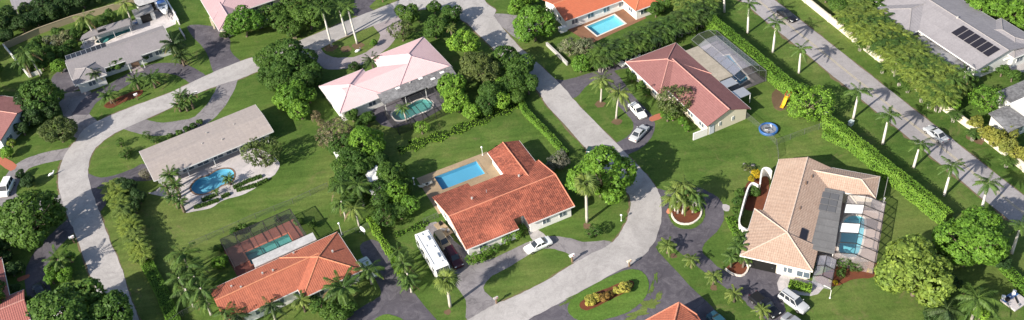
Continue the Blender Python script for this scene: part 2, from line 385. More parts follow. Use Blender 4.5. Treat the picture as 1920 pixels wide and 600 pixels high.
POOLS = [  # outline, water, basin, coping material, label
 (px((1099.3, 50), (1151.7, 28), (1171.7, 44.3), (1120, 67)), 'water', 'basin_bright', 'curb_white', 'bright turquoise rectangular pool on brick deck behind the coral roofed house'),
 (rect('red', 2.9, 11.1, 17.6, 21.5), 'water_deep', 'basin_blue', 'deck_sand', 'blue rectangular pool on sandy deck behind the stained red roofed house'),
 (rect('orange', 7.8, 15.4, 3.9, 7.2), 'water_green', 'basin_green', 'brick_orange', 'green rectangular pool inside dark screen enclosure by the orange roofed house'),
 (smooth_loop(px((359, 355), (362, 345), (373, 335), (390, 330), (403, 322), (417, 317), (433, 318), (439, 328), (433, 341), (417, 347), (400, 357), (383, 363), (368, 363)), k=4), 'water', 'basin_blue', 'trim_brown', 'blue kidney shaped pool on white patio of the gravel roofed house'),
 (smooth_loop(px((735, 215), (742, 207), (760, 201), (787, 187), (804, 188), (811, 196), (804, 206), (784, 213), (760, 224), (743, 225)), k=4), 'water_green', 'basin_green', 'curb_white', 'rounded green pool beside the weathered flat roof of pink house'),
 (smooth_loop(px((1573, 470), (1577, 445), (1578, 423), (1592, 406), (1618, 408), (1620, 430), (1614, 462), (1605, 480), (1588, 482)), k=4), 'water', 'basin_bright', 'curb_white', 'freeform turquoise pool under the panelled cage of beige tiled house'),
 (ccw(px((1341, 108), (1367, 103), (1403, 148), (1388, 158))), 'water_deep', 'basin_blue', 'curb_white', 'pale blue pool under the domed screen of rose roofed house'),
 (smooth_loop(px((180, 80), (187, 72), (205, 62), (226, 55), (242, 53), (244, 58), (226, 66), (207, 75), (195, 81)), k=4), 'water_green', 'basin_green', 'curb_white', 'narrow green pool behind the grey shingle house'),
]
POOLS = [(ccw(p), *r) for p, *r in POOLS]
holes = [p for p, *_ in POOLS]
S = 2600
sheet('ground', [(-S, -S), (S, -S), (S, S), (-S, S)], holes, 0, 'grass')
for poly, wat, bas, cop, lab in POOLS:
    c = sum((Vector(q) for q in poly), Vector((0, 0))) / len(poly)
    t = thing('swimming_pool', lab, 'pool', (c.x, c.y, 0)); loc = [(q[0] - c.x, q[1] - c.y) for q in poly]; n = len(loc)
    MB().add([(x, y, .03) for x, y in loc] + [(x, y, -.75) for x, y in loc], [tuple(range(n, 2 * n))] + [(i, (i + 1) % n, n + (i + 1) % n, n + i) for i in range(n)]).build('basin', bas, t, fix=False)
    MB().add([(x, y, -.12) for x, y in loc], [tuple(range(n))]).build('water', wat, t, fix=False)
    g = grow(loc, .32)
    MB().add([(x, y, .06) for x, y in loc] + [(x, y, .06) for x, y in g] + [(x, y, .01) for x, y in g] + [(x, y, -.05) for x, y in loc],
             [f for i in range(n) for j in [(i + 1) % n] for f in ((i, n + i, n + j, j), (n + i, 2 * n + i, 2 * n + j, n + j), (i, j, 3 * n + j, 3 * n + i))]).build('coping', cop, t)

rj = random.Random(3)
def rough_loop(pts, k=6, j=.09):
    return [(x + rj.uniform(-j, j), y + rj.uniform(-j, j)) for x, y in smooth_loop(pts, True, k)]
def ground_sheet(name, pts, z, mat, hl=(), k=6, j=.09, smooth=True):
    o = sheet(name, rough_loop(pts, k, j) if smooth else pts, [holes[i] for i in hl], z, mat); return o

streetA = [(905, -45), (840, -25), (790, -12), (750, 0), (733, 7), (665, 33), (640, 43), (553, 80), (517, 95), (450, 115), (383, 143), (320, 173), (247, 200), (187, 225), (157, 243), (143, 263), (130, 277), (114, 307), (109, 335), (112, 362), (125, 400), (143, 443), (167, 510), (190, 570), (215, 640), (255, 760), (290, 860),
           (400, 860), (345, 760), (290, 665), (262, 600), (250, 570), (238, 537), (227, 500), (203, 443), (188, 400), (173, 360), (165, 325), (173, 287), (200, 260), (240, 238), (320, 203), (367, 177), (410, 160), (453, 147), (487, 133), (580, 100), (640, 72), (740, 33), (790, 18), (840, 20), (873, 42), (905, 45), (930, 20), (908, 0)]
streetB = [(830, -45), (850, 8), (873, 40), (923, 90), (970, 132), (1010, 173), (1028, 200), (1103, 283), (1150, 335), (1178, 365), (1181, 390), (1170, 425), (1145, 457), (1110, 475), (1077, 493), (1013, 532), (960, 558), (923, 573), (880, 598), (800, 640), (700, 700), (540, 800),
           (680, 830), (830, 720), (910, 648), (990, 600), (1060, 563), (1150, 513), (1193, 490), (1223, 460), (1236, 430), (1241, 400), (1237, 365), (1220, 337), (1193, 307), (1173, 287), (1088, 200), (1050, 157), (977, 90), (945, 55), (927, 32), (912, 18), (908, 0), (900, -45)]
ground_sheet('street', px(*streetA), .030, 'street_concrete')
ground_sheet('street', px(*streetB), .034, 'street_concrete')
for nm_, st_ in (('A', streetA), ('B', streetB)):
    lp = smooth_loop(px(*st_), True, 8); g = grow(lp, .22)
    for part in range(0, len(lp), 12):
        idx = [(part + j) % len(lp) for j in range(13)]
        sheet('street_verge', [lp[i] for i in idx] + [(g[i][0] + rj.uniform(-.22, .12), g[i][1] + rj.uniform(-.22, .12)) for i in reversed(idx)], [], .0075 + .0002 * (part % 5) + (.001 if nm_ == 'B' else 0), 'verge')
a0, a1, b0, b1 = (Vector(P2(*q)) for q in ((1427, 32), (1873, 397), (1453, 0), (1920, 367)))
dr = ((a1 - a0).normalized() + (b1 - b0).normalized()).normalized(); nr = Vector((-dr.y, dr.x))
wr = ((b0 + b1) / 2 - (a0 + a1) / 2).dot(nr); mid = (a0 + a1) / 2 + nr * wr / 2
def road_pt(s, o): p = mid + dr * s + nr * o; return (p.x, p.y)
edge = [road_pt(s * 3, -wr / 2 + rj.uniform(-.09, .09)) for s in range(-80, 80)] + [road_pt(s * 3, wr / 2 + rj.uniform(-.09, .09)) for s in range(79, -81, -1)]
sheet('road', edge, [], .030, 'road_asphalt')
for sg, wv_ in ((-1, .75), (1, .35)):
    sheet('road_verge', [road_pt(s * 1.0, sg * (wr / 2 - .3)) for s in range(-200, 200)] + [road_pt(s * 1.0, sg * (wr / 2 + wv_ * rj.uniform(.1, 1.3) * (.5 + .5 * math.sin(s * .21) ** 2))) for s in range(199, -201, -1)], [], .010, 'verge')
for s0 in range(-120, 120, 6):                     # worn double centre line
    for o in (-.14, .14):
        sheet('road_marking', [road_pt(s0, o - .05), road_pt(s0 + 5.9, o - .05), road_pt(s0 + 5.9, o + .05), road_pt(s0, o + .05)], [], .036, 'paint_line')

# driveways, each its own sheet
ground_sheet('driveway', px((112, 178), (170, 172), (162, 200), (168, 214), (184, 229), (172, 240), (145, 260), (125, 235), (118, 212)), .012, 'drive_worn', k=4)
ground_sheet('driveway', px((96, 150), (120, 128), (142, 140), (150, 165), (122, 172)), .009, 'drive_asphalt', k=3)
def path_sheet(pts, wid, z, mat, name='driveway'):
    c = smooth_loop(px(*pts), False, 6); ring_ = band(c, wid)
    return sheet(name, [(x + rj.uniform(-.07, .07), y + rj.uniform(-.07, .07)) for x, y in ring_], [], z, mat)
path_sheet([(150, 215), (172, 186), (210, 166), (250, 143), (287, 129), (330, 129), (362, 142), (378, 158)], 3.6, .016, 'drive_asphalt')
ground_sheet('driveway', px((350, 50), (403, 50), (430, 70), (433, 97), (452, 118), (425, 140), (403, 140), (387, 97)), .012, 'drive_asphalt', k=4)
path_sheet([(430, 142), (420, 172), (400, 203), (372, 228), (335, 238), (295, 242), (262, 236), (232, 226)], 4.0, .012, 'drive_worn')
ground_sheet('driveway', px((152, 325), (190, 333), (240, 320), (272, 307), (290, 335), (240, 340), (203, 345), (200, 378), (185, 398), (168, 385)), .016, 'drive_asphalt', k=4)
ground_sheet('driveway', px((572, 88), (578, 102), (588, 120), (615, 130), (650, 128), (680, 120), (720, 95), (742, 72), (755, 40), (730, 30), (700, 45), (713, 66), (700, 88), (670, 105), (640, 108), (620, 106), (604, 95), (600, 82)), .016, 'drive_paver', k=4)
ground_sheet('driveway', px((878, 602), (873, 563), (850, 530), (835, 500), (815, 460), (798, 428), (818, 416), (840, 440), (875, 472), (880, 490), (917, 487), (960, 468), (995, 452), (1027, 442), (1070, 447), (1093, 453), (1143, 452), (1150, 470), (1100, 495), (1077, 495), (1070, 480), (1047, 469), (1010, 468), (960, 498), (923, 517), (907, 537), (912, 550), (932, 566), (940, 590)), .012, 'drive_worn', k=4)
ground_sheet('garden_path', px((990, 432), (1003, 427), (1030, 450), (1005, 458)), .02, 'street_concrete', k=2, j=.02)
ground_sheet('driveway', px((675, 460), (703, 450), (727, 477), (743, 510), (780, 553), (825, 640), (600, 650), (620, 605), (650, 593), (683, 573), (712, 555), (713, 540), (700, 520), (685, 490)), .012, 'drive_asphalt', k=4)
ground_sheet('driveway', px((1036, 150), (1060, 150), (1100, 139), (1140, 124), (1165, 108), (1180, 125), (1150, 133), (1140, 146), (1105, 158), (1080, 182), (1060, 180)), .012, 'drive_asphalt', k=4)
path_sheet([(1135, 138), (1155, 163), (1172, 188), (1192, 208), (1206, 226), (1206, 246), (1190, 266), (1158, 283)], 3.9, .016, 'drive_asphalt')
ground_sheet('driveway', px((1225, 358), (1255, 359), (1300, 350), (1330, 360), (1350, 375), (1358, 400), (1350, 427), (1316, 465), (1340, 495), (1362, 509), (1390, 519), (1405, 500), (1465, 512), (1461, 543), (1474, 590), (1447, 603), (1413, 582), (1390, 560), (1350, 533), (1313, 503), (1280, 478), (1245, 449), (1222, 470), (1205, 440)), .012, 'drive_asphalt', k=4)
ground_sheet('driveway', px((1170, 495), (1205, 470), (1225, 462), (1242, 480), (1310, 552), (1365, 605), (1400, 660), (1000, 660), (985, 600), (1062, 560)), .016, 'drive_asphalt', k=4)
path_sheet([(128, 287), (80, 297), (42, 312), (20, 342), (14, 372), (48, 390), (90, 384), (122, 372)], 3.4, .012, 'drive_worn')
path_sheet([(145, 412), (104, 450), (77, 483), (68, 520), (76, 560)], 3.7, .012, 'drive_asphalt')
ground_sheet('driveway', px((664, 30), (670, -10), (712, -10), (692, 12), (700, 20)), .012, 'drive_asphalt', k=3)
ground_sheet('driveway', px((922, 28), (965, 28), (1010, 38), (1015, 60), (985, 74), (965, 70), (950, 58)), .012, 'drive_worn', k=3)
ground_sheet('garden_path', px((0, 295), (12, 297), (32, 310), (20, 321), (0, 308), (-15, 302)), .02, 'brick_orange', k=2, j=.02)
ground_sheet('garden_path', px((32, 522), (54, 514), (54, 520), (36, 528)), .02, 'brick_orange', k=2, j=.02)
ground_sheet('garden_path', px((1218, 220), (1242, 211), (1246, 219), (1222, 228)), .02, 'brick_orange', k=2, j=.02)
ground_sheet('garden_path', px((242, 124), (258, 119), (270, 132), (252, 138)), .02, 'drive_paver', k=1, j=.01)
ground_sheet('patio', px((1880, 110), (1922, 88), (1945, 110), (1925, 135), (1895, 130)), .012, 'street_concrete', k=2, j=.03)
ground_sheet('patio', px((1463, 518), (1478, 516), (1540, 533), (1540, 545), (1520, 555), (1460, 545)), .02, 'deck_white', k=2, j=.03)
ground_sheet('patio', px((1355, 383), (1368, 386), (1366, 396), (1356, 394)), .02, 'deck_white', k=2, j=.02)

# pool decks
ground_sheet('pool_deck', px((1056, 50), (1062, 38), (1165, -6), (1212, 34), (1108, 82), (1075, 62)), .020, 'deck_brick', (0,), smooth=False)
ground_sheet('pool_deck', rect('red', 0, 13.8, 12.4, 22.8), .020, 'deck_sand', (1,), smooth=False)
ground_sheet('pool_deck', rect('orange', 4.9, 17.6, -.5, 10.0), .020, 'deck_red', (2,), smooth=False)
ground_sheet('pool_deck', px((278, 362), (292, 358), (330, 330), (460, 278), (520, 300), (519, 322), (505, 335), (480, 352), (455, 365), (420, 375), (395, 390), (365, 396), (345, 398), (335, 380), (300, 368)), .020, 'deck_white', (3,), k=4, j=.05)
ground_sheet('pool_deck', px((690, 210), (715, 190), (820, 160), (838, 190), (826, 206), (790, 226), (740, 240), (715, 235)), .020, 'drive_asphalt', (4,), smooth=False)  # dark asphalt colour puts the shade around this pool into the deck
ground_sheet('pool_deck', [LW('beige', *q) for q in ((8.5, 4.6), (18.4, 4.9), (18.2, 21.2), (8.5, 21.2))], .020, 'deck_blush', (5,), smooth=False)
ground_sheet('pool_deck', rect('rose', .5, 16.2, 10, 21.4), .020, 'drive_worn', (6,), smooth=False)
ground_sheet('pool_deck', px((150, 90), (165, 68), (232, 48), (300, 12), (330, 22), (330, 45), (250, 80), (190, 100)), .020, 'deck_white', (7,), smooth=False)
# raised beds and lawn islands
def island(name, pts, mat, hgt, k=5, z=.0, j=.05, lab=None, cat=None):
    o = sheet(name, [(x + rj.uniform(-j, j), y + rj.uniform(-j, j)) for x, y in smooth_loop(px(*pts), True, k)], [], z, mat, None, 'structure', hgt); return o
island('lawn', [(1075, 560), (1100, 542), (1140, 520), (1175, 506), (1200, 508), (1214, 522), (1216, 542), (1206, 563), (1180, 584), (1140, 598), (1100, 604), (1076, 596), (1064, 580)], 'grass_lush', .06)
island('flower_bed', [(1086, 572), (1105, 555), (1140, 540), (1178, 527), (1189, 532), (1180, 545), (1150, 560), (1120, 575), (1098, 582)], 'mulch', .10)
island('lawn', [(700, 606), (712, 593), (730, 590), (755, 600), (765, 625), (740, 640), (705, 635)], 'grass_lush', .06)
island('lawn', [(1252, 392), (1262, 378), (1285, 372), (1312, 378), (1322, 395), (1318, 415), (1300, 428), (1275, 428), (1258, 415)], 'grass', .05)
island('flower_bed', [(1258, 392), (1270, 380), (1300, 380), (1314, 392), (1312, 408), (1296, 420), (1275, 420), (1262, 410)], 'mulch', .12)
island('flower_bed', [(1360, 505), (1372, 495), (1390, 490), (1402, 488), (1400, 508), (1390, 517), (1372, 513)], 'mulch', .10)
island('flower_bed', [(1527, 522), (1545, 512), (1580, 497), (1640, 492), (1642, 518), (1600, 524), (1570, 536), (1545, 535)], 'mulch', .06)
island('flower_bed', [(1448, 175), (1462, 163), (1478, 166), (1484, 182), (1472, 205), (1455, 205), (1448, 192)], 'dirt', .03)
island('flower_bed', [(195, 198), (215, 186), (250, 172), (268, 170), (262, 180), (235, 190), (208, 203)], 'mulch', .06)
island('flower_bed', [(1394, 385), (1400, 345), (1428, 328), (1442, 340), (1436, 388), (1410, 396)], 'mulch', .05)
for cxp, cyp, rr in ((1125, 195, 1.0), (1157, 228, 1.0), (1835, 262, 1.2), (1300, 520, .0), (620, 90, 1.4), (672, 86, 1.3), (648, 92, 1.2), (1293, 478, .7), (1338, 540, .6), (1822, 257, 1.0), (1262, 480, .6), (840, 585, .6), (1101, 424, .8), (770, 535, .8)):
    if rr:
        c = P(cxp, cyp); sheet('bare_earth', [(c.x + rr * (1 + rj.uniform(-.3, .2)) * math.cos(t * .52), c.y + rr * (1 + rj.uniform(-.3, .2)) * math.sin(t * .52)) for t in range(12)], [], .006, 'dirt')
for k, (cxp, cyp, rx, ry, an) in enumerate(((1212, 575, 2.0, .8, .6), (1232, 560, 1.6, .35, .9), (1222, 540, 1.3, .3, 1.2), (1190, 592, 1.8, .6, .4), (1100, 545, 3.2, .35, .45), (1130, 530, 2.6, .3, .45), (1065, 565, 1.2, .3, .5), (1230, 520, .9, .25, 1.5))):
    c = P(cxp, cyp); ph = [rj.uniform(0, 6.28) for _ in range(6)]; out = []
    for t in range(72):
        th = t * math.pi / 36; rr = 1 + sum(.34 / (j + 1) ** .6 * math.sin((2 * j + 3) * th + ph[j]) for j in range(6)) * .8 + rj.uniform(-.12, .12); rr = max(.12, rr)
        x, y = rx * rr * math.cos(th), ry * rr * math.sin(th); out.append((c.x + x * math.cos(an) - y * math.sin(an), c.y + x * math.sin(an) + y * math.cos(an)))
    sheet('grass_creep', out, [], .040 + .001 * k, 'grass')

# ------------------------------------------------------------------ houses
class House:
    def __init__(s, name, label, fr, wallm, roofm, ridgem, trim='trim_white', over=.5):
        s.fr = fr; (x, y), a = FRAME[fr]
        s.root = thing(name, label, 'house', (x, y, 0), R(a)); s.wallm, s.roofm, s.ridgem, s.trim, s.over, s.i = wallm, roofm, ridgem, trim, over, 0
    def roof(s, polys, roofm=None, thick=.14, name='roof'):
        b = MB()
        for p in polys: b.slab(p, thick)
        return b.build(name, roofm or s.roofm, s.root, uv=True)
    def cap(s, roof, a, b, r=.10):
        a, b = Vector(a), Vector(b); d = (b - a).normalized(); k = max(2, int((b - a).length / .45))
        MB().tube([a + (b - a) * t / k + Vector((0, 0, .015 * (t % 2))) for t in range(k + 1)], [r * (1 + .12 * (t % 2)) for t in range(k + 1)], 6).build('ridge_cap', s.ridgem, roof)
    def wing(s, u0_, u1_, n0, n1, axis='u', ze=2.6, zr=4.2, ends=('hip', 'hip'), wins='', roofm=None, over=None, walls=True, caps=True, ridge_len=None):
        i = s.i; s.i += 1; dz = .025 * i; ze += dz; zr += dz
        ov = (s.over if over is None else over) + .02 * i
        if axis == 'u': T = lambda a, b, z: (a, b, z); a0, a1, b0, b1 = u0_, u1_, n0, n1
        else: T = lambda a, b, z: (b, a, z); a0, a1, b0, b1 = n0, n1, u0_, u1_
        bm_ = (b0 + b1) / 2; hw = (b1 - b0) / 2
        h0 = hw if ends[0] == 'hip' else 0; h1 = hw if ends[1] == 'hip' else 0
        if h0 + h1 > a1 - a0: k = (a1 - a0) / (h0 + h1); h0 *= k; h1 *= k
        r0_, r1_ = (a0 + h0, bm_, zr), (a1 - h1, bm_, zr)
        q = [(a0, b0, ze), (a1, b0, ze), (a1, b1, ze), (a0, b1, ze)]
        one = (r1_[0] - r0_[0]) < .15
        pol = [[q[0], q[1], r1_] + ([] if one else [r0_]), [q[2], q[3], r0_] + ([] if one else [r1_])]
        if h0: pol.append([q[3], q[0], r0_])
        if h1: pol.append([q[1], q[2], r1_])
        rf = s.roof([[T(*p) for p in pp] for pp in pol], roofm)
        if caps:
            if not one: s.cap(rf, T(*r0_), T(*r1_))
            if h0: s.cap(rf, T(*r0_), T(*q[0])); s.cap(rf, T(*r0_), T(*q[3]))
            if h1: s.cap(rf, T(*r1_), T(*q[1])); s.cap(rf, T(*r1_), T(*q[2]))
        if walls:
            b = MB(); U0, U1, N0, N1 = a0 + ov, a1 - ov, b0 + ov, b1 - ov
            zt = ze - .14; b.add([T(*p) for p in [(U0, N0, 0), (U1, N0, 0), (U1, N1, 0), (U0, N1, 0), (U0, N0, zt), (U1, N0, zt), (U1, N1, zt), (U0, N1, zt)]],
                  [(0, 1, 5, 4), (1, 2, 6, 5), (2, 3, 7, 6), (3, 0, 4, 7), (4, 5, 6, 7)])
            sl = (zr - ze) / hw
            for e, ux in ((0, U0), (1, U1)):
                if ends[e] == 'gable':
                    t_ = .2 * (1 if e == 0 else -1); zz = zt + sl * ov; zp = zr - .16
                    b.add([T(*p) for p in [(ux, N0, zt), (ux, N1, zt), (ux, N1, zz - .06), (ux, bm_, zp), (ux, N0, zz - .06), (ux + t_, N0, zt), (ux + t_, N1, zt), (ux + t_, N1, zz - .06), (ux + t_, bm_, zp), (ux + t_, N0, zz - .06)]],
                          [(0, 1, 2, 3, 4), (9, 8, 7, 6, 5), (1, 6, 7, 2), (2, 7, 8, 3), (3, 8, 9, 4), (4, 9, 5, 0)])
            b.build('wall', s.wallm, s.root)
            f = MB()                                # fascia boards under the eaves
            for (c1, c2, out) in ((q[0], q[1], (0, -1)), (q[1], q[2], (1, 0)), (q[2], q[3], (0, 1)), (q[3], q[0], (-1, 0))):
                if (out[0] == -1 and ends[0] == 'gable') or (out[0] == 1 and ends[1] == 'gable'): continue
                o_ = .03; f.seg(T(c1[0] + out[0] * o_, c1[1] + out[1] * o_, c1[2] - .11), T(c2[0] + out[0] * o_, c2[1] + out[1] * o_, c2[2] - .11), .05, .2)
            f.build('fascia', s.trim, s.root)
            uu0, uu1, nn0, nn1 = (U0, U1, N0, N1) if axis == 'u' else (N0, N1, U0, U1)
            for side in wins:
                if side in 'sn':
                    n_ = nn0 if side == 's' else nn1; s.windows((uu0, n_), (uu1, n_), -1 if side == 's' else 1, 'n')
                else:
                    u_ = uu0 if side == 'w' else uu1; s.windows((u_, nn0), (u_, nn1), -1 if side == 'w' else 1, 'u')
        return rf
    def windows(s, a, b, out, ax, z=1.45, hgt=1.15, wid=1.5, step=3.3):
        L = abs(b[0] - a[0]) + abs(b[1] - a[1]); k = max(1, int(L / step))
        for i in range(k):
            t = (i + .5) / k; c = (a[0] + (b[0] - a[0]) * t, a[1] + (b[1] - a[1]) * t)
            s.window(c, out, ax, z, hgt, wid)
    def window(s, c, out, ax, z=1.45, hgt=1.15, wid=1.5, name='window', mat='glass_blue'):
        d = (wid, .08, hgt) if ax == 'n' else (.08, wid, hgt); off = (0, out * .03) if ax == 'n' else (out * .03, 0)
        w_ = MB().box((c[0] + off[0], c[1] + off[1], z), d).build(name, 'trim_white', s.root)
        d2 = (wid / 2 - .12, .05, hgt - .16) if ax == 'n' else (.05, wid / 2 - .12, hgt - .16)
        for sx in (-1, 1):
            o2 = (sx * wid / 4, out * .06) if ax == 'n' else (out * .06, sx * wid / 4)
            MB().box((c[0] + o2[0], c[1] + o2[1], z), d2).build('pane', mat, w_)
    def door(s, c, out, ax, wid=1.1, hgt=2.1, mat='wood', name='door'):
        d = (wid, .1, hgt) if ax == 'n' else (.1, wid, hgt); off = (0, out * .04) if ax == 'n' else (out * .04, 0)
        dd = MB().box((c[0] + off[0], c[1] + off[1], hgt / 2 + .02), d).build(name, mat, s.root)
        o2 = (wid * .38, out * .11) if ax == 'n' else (out * .11, wid * .38)
        MB().box((c[0] + o2[0], c[1] + o2[1], 1.0), (.06, .06, .06)).build('handle', 'alu', dd)
    def flat(s, poly, z, mat, thick=.16, name='patio_roof', posts=()):
        rf = MB().slab([(p[0], p[1], z + (p[2] if len(p) > 2 else 0)) for p in poly], thick).build(name, mat, s.root, uv=True)
        for u_, n_ in posts: MB().box((u_, n_, (z - thick) / 2), (.1, .1, z - thick)).build('post', 'trim_white', s.root)
        return rf
    def vent(s, u_, n_, z, d=(.5, .5, .35), mat='block', name='roof_vent'): MB().box((u_, n_, z), d).build(name, mat, s.root, bevel=.03)

# --- stained red tile house with the pool court
h = House('tiled_house', 'white house with dark stained red tile roof and recessed front entry', 'red', 'wall_white', 'tile_red', 'ridge_red')
ze, zr = 2.6, 4.5; rn, bn = 6.6, 13.2; sl = (zr - ze) / rn
zf = lambda n: ze + sl * n; zb = lambda n: ze + sl * (bn - n)
rf = h.roof([[(0, 0, ze), (9.4, 0, ze), (9.4, rn, zr), (0, rn, zr)], [(9.4, 1.9, zf(1.9)), (11.2, 1.9, zf(1.9)), (11.2, rn, zr), (9.4, rn, zr)], [(11.2, 0, ze), (19.7, 0, ze), (19.7, rn, zr), (11.2, rn, zr)],
             [(0, 14.7, zb(14.7)), (0, rn, zr), (6.7, rn, zr), (6.7, 14.7, zb(14.7))], [(6.7, bn, ze), (6.7, rn, zr), (19.7, rn, zr), (19.7, bn, ze)]])
h.cap(rf, (0, rn, zr), (19.7, rn, zr), .1)
for u_ in (.05, 19.65): h.cap(rf, (u_, 0, ze), (u_, rn, zr), .09); h.cap(rf, (u_, rn, zr), (u_, bn, ze), .09)
b = MB(); b.prism([(.5, .5), (9.0, .5), (9.0, 2.9), (11.6, 2.9), (11.6, .5), (19.2, .5), (19.2, 12.7), (6.2, 12.7), (6.2, 14.1), (.5, 14.1)], 0, 2.3)
for u_ in (.5, 19.0): b.add([(u_, .5, 2.3), (u_, 12.7, 2.3), (u_, 6.6, 4.3), (u_ + .2, .5, 2.3), (u_ + .2, 12.7, 2.3), (u_ + .2, 6.6, 4.3)], [(0, 1, 2), (5, 4, 3), (0, 2, 5, 3), (1, 4, 5, 2)])
b.build('wall', 'wall_white', h.root)
f = MB(); f.seg((0, -.03, 2.5), (9.4, -.03, 2.5), .05, .2); f.seg((11.2, -.03, 2.5), (19.7, -.03, 2.5), .05, .2)
for u_ in (-.03, 19.73): f.seg((u_, 0, 2.48), (u_, rn, zr - .12), .05, .22); f.seg((u_, rn, zr - .12), (u_, bn, 2.48), .05, .22)
f.build('fascia', 'trim_white', h.root)
h.i = 1; rw = h.wing(12.8, 19.05, 9.0, 19.7, 'n', 2.6, 3.6, ('gable', 'gable'), 'ew')
for u_ in (3, 7.0, 14.5, 17.6): h.window((u_, .5), -1, 'n', 1.3, 1.0, 1.3)
for n_ in (3, 6, 10): h.window((.5, n_), -1, 'u', wid=1.2)
h.door((10.3, 2.9), -1, 'n', 1.6); h.vent(5.2, 9.0, 4.05, (.3, .3, .4)); h.vent(14.5, 10.2, 3.75, (.3, .3, .4))
MB().tube([(8.0, 9.3, 3.6), (8.0, 9.3, 4.35)], .07, 8).build('vent_pipe', 'steel', h.root)

# --- beige tile house with caged pool
h = House('tiled_house', 'cream house with beige mottled tile roof, walled court and caged pool', 'beige', 'wall_cream', 'tile_beige', 'ridge_pale')
h.wing(.2, 9.4, 5.25, 23.5, 'n', 2.8, 4.42, ('gable', 'gable'), 'w')
h.wing(4.8, 16.5, 18.4, 23.8, 'u', 2.8, 3.85, ('gable', 'hip'), 'en')
Ap, SW, SE, NW = (4.8, 5.25, 4.47), (-1.2, -.1, 2.85), (9.75, -.1, 2.85), (-1.2, 10.6, 2.85)
rf = h.roof([[SW, SE, Ap], [NW, SW, Ap], [Ap, (4.8, 10.6, 2.85), NW], [SE, (9.75, 5.25, 2.85), Ap]])
for q in (SW, SE, NW): h.cap(rf, Ap, q)
MB().prism([(-.6, .54), (9.1, .54), (9.1, 9.9), (-.6, 9.9)], 0, 2.7).build('wall', 'wall_cream', h.root)
f = MB(); f.seg((-1.2, -.13, 2.74), (9.75, -.13, 2.74), .05, .2); f.seg((-1.23, -.1, 2.74), (-1.23, 10.6, 2.74), .05, .2); f.build('fascia', 'trim_white', h.root)
for n_ in (2.5, 5.2, 7.8): h.window((-.6, n_), -1, 'u')
h.flat([(8.6, 4.2), (12.2, 4.2), (11.5, 18.3), (8.6, 18.3)], 3.12, 'roof_darkgrey', posts=((12.0, 4.4), (11.8, 9), (11.5, 14)))
for k in range(6): h.vent(9.0 + (k % 2) * 1.35, 13.6 + (k // 2) * 1.5, 3.16, (1.25, 1.35, .06), 'solar_faded', 'solar_panel')
MB().box((7.2, 6.4, 3.66), (1.1, 2.2, .07), ry=.34).build('solar_panel', 'solar', h.root)
for u_, n_, z in ((6.2, 19.5, 4.1), (5.7, 11.5, 4.2), (5.6, 17.4, 4.3)): h.vent(u_, n_, z - .15, (.22, .7, .3), 'trim_brown')
h.door((2.0, .54), -1, 'n', 4.6, 2.2, 'black', 'garage_opening'); h.window((6.0, .54), -1, 'n', 1.3, 1.2, 1.6); h.window((8.4, .54), -1, 'n', 1.1, 1.3, 2.0)
h.door((5.0, .54), -1, 'n', .9, 2.1, 'trim_white')

# --- rose tile house
h = House('tiled_house', 'cream house with dull rose tile roof and white gable end by the lawn', 'rose', 'wall_cream', 'tile_rose', 'ridge_rose')
h.wing(5.7, 23.8, 2.0, 11.4, 'u', 2.6, 4.45, ('gable', 'gable'), 's')
h.wing(-.4, 11.6, 0, 11.6, 'u', 2.6, 4.55, ('hip', 'hip'), 'sw')
h.window((23.3, 5.2), 1, 'u', 1.5, .9, .5); h.window((23.3, 8.0), 1, 'u', 1.5, .9, .5)
h.door((23.3, 3.4), 1, 'u', 1.0, 2.0, 'wall_blue')
h.flat([(2.9, 11.4), (14.2, 11.4), (14.2, 14.5), (2.9, 14.5)], 2.66, 'roof_sand', posts=((3.1, 14.3), (8.5, 14.3), (14, 14.3)))
h.flat([(14.5, 11.4), (16.6, 11.4), (16.6, 14.0), (14.5, 14.0)], 2.6, 'alu', .08)
h.flat([(17.6, 11.6), (20.0, 11.6), (20.0, 14.4), (17.6, 14.4)], 2.2, 'alu', .08, posts=((17.7, 14.3), (19.9, 14.3)))
h.door((2.5, .54), -1, 'n', 2.4, 2.1, 'trim_white', 'garage_door'); h.door((13.2, 2.54), -1, 'n')

# --- pale pink roofed house
h = House('tiled_house', 'white house with smooth pale pink hipped roofs beside the looping paver drive', 'pink', 'wall_white', 'tile_pink', 'ridge_pink')
h.wing(3, 20, 0, 9.2, 'u', 2.6, 4.0, ('gable', 'gable'), '', caps=False)
h.wing(0, 9.4, 0.02, 10.4, 'u', 2.6, 4.1, ('hip', 'hip'), 'ws')
h.wing(12.4, 24.2, 0.02, 12.9, 'n', 2.6, 4.35, ('hip', 'hip'), 'es')
h.flat([(8.2, .9, .1), (8.0, -2.7), (17.1, -2.9), (17.2, -3.4), (23.6, -3.4), (24.0, .4, .1)], 2.78, 'roof_old_and_shade', posts=((8.3, -2.5), (12.5, -2.6), (16.8, -2.7), (20, -3.2), (23.4, -3.2)))
for u_, n_ in ((19.2, -1.4), (21.6, -.6), (17.3, .2), (12.3, .1)): h.vent(u_, n_, 2.92, (.9, .6, .08), 'trim_white', 'skylight')
h.vent(15.0, .2, 2.95, (.3, .3, .3), 'block'); h.door((10.8, 8.6), 1, 'n', 1.4)

